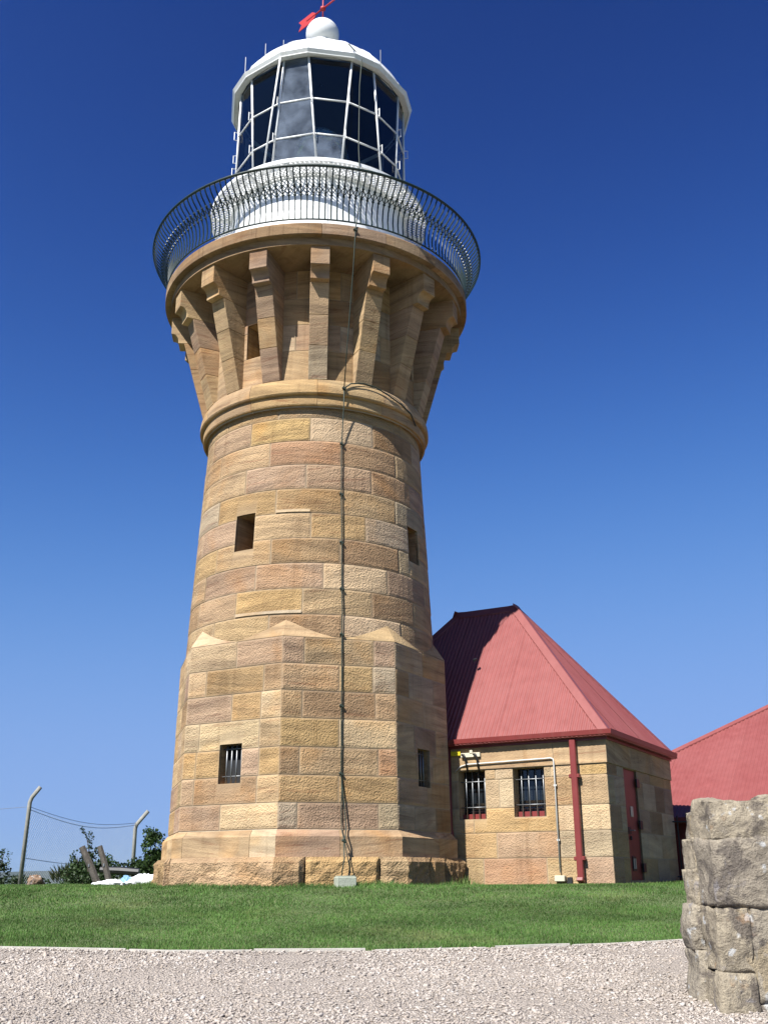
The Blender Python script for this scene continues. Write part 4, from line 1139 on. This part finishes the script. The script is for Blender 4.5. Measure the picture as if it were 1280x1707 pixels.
# ================================================================== LEFT BACKGROUND
FN = empty('chain_link_fence', (-7.27, 7, 0)); tag(FN, 'chain link fence on two bent concrete posts at the lawn edge', 'fence')
fo = Vector(FN.location)
def fpost(pts, r):
    MB().tube([Vector(q) - fo for q in pts], r, 8).build('post', MPOST, FN, smooth=True)
fpost([(-7.30, 7, -.3), (-7.26, 7, 1.9), (-7.22, 7, 2.02), (-7.04, 7, 2.26)], .052)
fpost([(-6.49, 15, -.2), (-6.51, 15, 1.62), (-6.47, 15, 1.76), (-6.14, 15, 2.16)], .062)
A_, B_ = Vector((-7.26, 7, 0)), Vector((-6.5, 15, 0))
def fpt(f, z):
    q = A_.lerp(B_, f); return Vector((q.x, q.y, z)) - fo
m = MB(); hgt = 1.78; Lm = (B_ - A_).length; cell = .11
i = -hgt
nst = int((Lm + hgt) / cell)
def seg(m_, a, c, r):
    m_.tube([a, c], r, 3, caps=False)
for k in range(nst):
    x0_ = -hgt + k * cell
    a0, a1 = max(0, x0_), min(Lm, x0_ + hgt)
    if a1 <= a0: continue
    sag = lambda f: 1 - .12 * math.sin(PI * min(1, max(0, f))) 
    seg(m, fpt(a0 / Lm, (a0 - x0_) * sag(a0 / Lm)), fpt(a1 / Lm, (a1 - x0_) * sag(a1 / Lm)), .0022)
    seg(m, fpt(a0 / Lm, (hgt - (a0 - x0_)) * sag(a0 / Lm)), fpt(a1 / Lm, (hgt - (a1 - x0_)) * sag(a1 / Lm)), .0022)
MWIRE = plain('pale_fence_wire', (.55, .58, .60), .6)
tag(m.build('wire_mesh', MWIRE, FN), kind='stuff')
for z, sg in ((1.80, .20), (1.74, .24), (.62, .12)):
    MB().tube([fpt(f / 12, z - sg * math.sin(PI * f / 12)) for f in range(13)], .007, 5).build('strand', MSTEEL, FN)
MB().tube([Vector((-7.26, 7, 1.8)) - fo, Vector((-12, 6.5, 1.4)) - fo], .005, 4).build('strand', MSTEEL, FN)

def timber(a, b_, r, label):
    a, b_ = Vector(a), Vector(b_); o_ = MB().tube([b_ - b_, (a - b_) * .5 + Vector((.01, 0, .01)), a - b_], [r * 1.05, r, r * .92], 7).build('leaning_timber_post', MTIMB)
    o_.location = b_; tag(o_, label, 'post', 'timber posts leaning by the white sheets')
    MB().box((a - b_) * .55 + Vector((0, -r * .9, 0)), (.03, .03, .06)).build('bolt', MSTEEL, o_)
timber((-5.06, 4, .78), (-4.62, 4, -.05), .075, 'grey leaning timber post, left of the pair, below a tall stem')
timber((-4.66, 3.9, .79), (-4.36, 3.9, -.05), .065, 'brown leaning timber post, right of the pair, above the white sheets')

def heap(name, cx, cy, rx, ry, h, mat, label, seed, group=None):
    bm = bmesh.new(); bmesh.ops.create_icosphere(bm, subdivisions=4, radius=1.0)
    for v in bm.verts:
        c = v.co; k = 1 + .30 * noise.fractal(Vector((c.x * 1.6, c.y * 1.6, c.z * 1.6 + seed)), 1.0, 2.0, 4)
        fold = .45 * abs(noise.noise(Vector((c.x * 3.5 + seed, c.y * 5, c.z * 6)))) - .3 * abs(noise.noise(Vector((c.x * 8 + seed, c.y * 6, c.z * 3))))
        v.co = Vector((c.x * rx * k, c.y * ry * k, max(-.03, c.z * h * (k + fold) + h * .25)))
    me = bpy.data.meshes.new(name); bm.to_mesh(me); bm.free(); me.materials.append(mat)
    o_ = obj(name, me); o_.location = (cx, cy, 0); 
    if label: tag(o_, label, name.split('_')[-1], group)
    return o_
heap('plastic_sheet', -3.98, 2.45, .36, .28, .09, MSHEET, 'crumpled white plastic sheet lying flat on the lawn edge', 2.0)
sk = heap('white_sack', -3.32, 2.45, .42, .28, .17, MSHEET, 'full white sack lying against the tower footing', 5.0)
bl = heap('blue_patch', -3.66, 2.40, .15, .12, .11, MBLUE, None, 8.0); bl.parent = sk; bl.location = (-.36, -.02, .04)
rk = heap('lawn_rock', -6.3, 5, .18, .16, .16, MRW, 'small brown rock at the fence foot', 11.0); rk.color = (.36, .25, .18, 1); rk['category'] = 'rock'

MLEAF = islandmat('shrub_leaves', [(.018, .040, .012), (.035, .070, .018), (.050, .085, .025), (.028, .055, .016)], .55, .25, .3, .25)
MLEAF2 = islandmat('bright_shrub_leaves', [(.030, .065, .016), (.055, .105, .026), (.075, .13, .035), (.04, .08, .02)], .5, .3, .3, .2)
MSPIKE = islandmat('spiky_leaves', [(.030, .050, .018), (.055, .075, .028), (.085, .09, .04), (.04, .06, .02)], .6, .2, .3, .2)
MSTEM = plain('woody_stem', (.09, .065, .045), .9, var=.3)
def bush(loc, blobs, nleaf, size, mat, label, spiky=False, seed=1, stems=4):
    r_ = random.Random(seed); root = empty('shrub', loc); tag(root, label, 'shrub')
    V = []; F = []
    tot = sum(b_[3] * b_[4] * b_[5] for b_ in blobs)
    for (bx, by, bz, sx, sy, sz) in blobs:
        n = int(nleaf * sx * sy * sz / tot)
        for _ in range(n):
            d = Vector((r_.gauss(0, 1), r_.gauss(0, 1), r_.gauss(0, 1))).normalized() * (r_.random() ** .45)
            c = Vector((bx + d.x * sx, by + d.y * sy, bz + d.z * sz))
            if noise.noise(c * 4.0 + Vector((seed * 7, 0, 0))) < -.12: continue
            if c.z < .0: c.z = r_.uniform(0, .1)
            s_ = size * r_.uniform(.6, 1.3)
            if spiky:
                dirn = Vector((d.x * .8 + r_.gauss(0, .3), d.y * .8 + r_.gauss(0, .3), .7 + r_.random())).normalized(); L_ = s_ * 4; w_ = s_ * .28
            else:
                dirn = Vector((r_.gauss(0, 1), r_.gauss(0, 1), r_.gauss(.3, .7))).normalized(); L_ = s_; w_ = s_ * .42
            sv = dirn.cross(Vector((r_.gauss(0, 1), r_.gauss(0, 1), r_.gauss(0, 1)))).normalized() * w_
            b0 = len(V); V += [c, c + dirn * L_ * .5 + sv, c + dirn * L_, c + dirn * L_ * .5 - sv]; F.append((b0, b0 + 1, b0 + 2, b0 + 3))
    mk('foliage', V, F, mat, root)
    for i in range(stems):
        b_ = blobs[i % len(blobs)]
        MB().tube([(b_[0] * .4 + r_.uniform(-.1, .1), b_[1], -.1), (b_[0] * .8, b_[1], b_[2] * .6), (b_[0] + r_.uniform(-.2, .2) * b_[3], b_[1], b_[2] + b_[5] * .5)], [.03, .02, .006], 5).build('stem', MSTEM, root)
    return root
bush((-8.25, 8, 0), [(0, 0, .30, .34, .5, .30), (.12, 0, .62, .22, .3, .26), (-.5, 0, .4, .4, .5, .5)], 2600, .07, MLEAF, 'dark green shrub at the left picture edge', seed=3)
bush((-5.75, 7.2, 0), [(-.15, 0, .22, .55, .4, .28), (.35, 0, .28, .45, .4, .32), (-.35, .1, .5, .2, .2, .3), (.05, 0, .55, .25, .25, .32)], 3000, .065, MLEAF, 'rounded dark green shrub behind the leaning timber posts', seed=5)
bush((-6.35, 7.6, 0), [(0, 0, .14, .35, .3, .2), (.3, 0, .2, .3, .3, .26)], 700, .06, MSPIKE, 'small spiky tussock right of the left fence post', True, seed=31)
bush((-7.75, 7.9, 0), [(0, 0, .10, .5, .3, .16), (.5, 0, .08, .4, .3, .12)], 1300, .055, MLEAF, 'low dark scrub around the foot of the left fence post', seed=41)
bush((-6.0, 9.2, 0), [(0, 0, .25, .5, .4, .28), (-.5, 0, .15, .5, .4, .22), (.2, 0, .5, .3, .3, .28)], 2400, .06, MLEAF2, 'mid green shrub behind the small rock and tussock', seed=44)
bush((-4.95, 8.2, 0), [(0, 0, .25, .5, .4, .3), (.3, 0, .4, .35, .35, .3)], 2000, .07, MLEAF, 'low dark shrub between the timber posts and the fence post', seed=8)
bush((-4.42, 8.0, 0), [(0, 0, .35, .42, .4, .42), (.06, 0, .85, .32, .3, .40), (-.05, 0, 1.12, .24, .25, .26), (.22, 0, .6, .3, .3, .4)], 4200, .075, MLEAF2, 'tall leafy green shrub beside the tower footing', seed=12)
# tall flowering stem
ST = empty('tall_stem_plant', (-5.72, 7, 0)); tag(ST, 'thin tall stem with a few leaf clusters rising above the shrubs', 'plant')
MB().tube([(0, 0, 0), (.02, 0, .5), (-.01, 0, .85), (-.10, 0, 1.1), (-.22, 0, 1.27)], [.022, .016, .012, .008, .005], 6).build('stem', MSTEM, ST)
r_ = random.Random(4); V = []; F = []
for (cx, cz) in ((-.22, 1.27), (-.17, 1.2), (-.10, 1.12), (-.02, 1.16), (-.04, 1.03), (.02, .95), (0, .85), (.05, 1.1)):
    for _ in range(16):
        c = Vector((cx + r_.gauss(0, .03), r_.gauss(0, .03), cz + r_.gauss(0, .025))); d = Vector((r_.gauss(0, 1), r_.gauss(0, 1), r_.gauss(0, 1))).normalized() * .06; s_ = d.cross(Vector((r_.random(), r_.random(), 1))).normalized() * .022
        b0 = len(V); V += [c, c + d * .5 + s_, c + d, c + d * .5 - s_]; F.append((b0, b0 + 1, b0 + 2, b0 + 3))
mk('leaves', V, F, MLEAF, ST)
bush((-5.25, 6.6, 0), [(0, 0, .14, .5, .3, .2), (-.6, 0, .1, .4, .3, .16)], 1800, .06, MLEAF, 'low dark scrub at the foot of the leaning timber posts', seed=21)
LG = MB().tube([(-.45, 0, .05), (0, .02, .03), (.42, 0, .0)], [.07, .085, .075], 8).build('fallen_log', MBLACK); LG.location = (-4.55, 5.4, .28)
tag(LG, 'dark fallen log behind the white sheets and timber posts', 'log')
# air
hz = bpy.data.materials.new('haze_air'); hz.use_nodes = True; hz.node_tree.nodes.clear()
_o = hz.node_tree.nodes.new('ShaderNodeOutputMaterial'); _v = hz.node_tree.nodes.new('ShaderNodeVolumePrincipled')
_v.inputs['Color'].default_value = (.72, .82, .95, 1); _v.inputs['Density'].default_value = 3.2e-5; _v.inputs['Anisotropy'].default_value = .2
hz.node_tree.links.new(_v.outputs[0], _o.inputs['Volume'])
HB = MB().box((0, 3550, 9), (19000, 8300, 250)).build('haze', hz); HB['kind'] = 'stuff'
print('objects', len(bpy.data.objects))
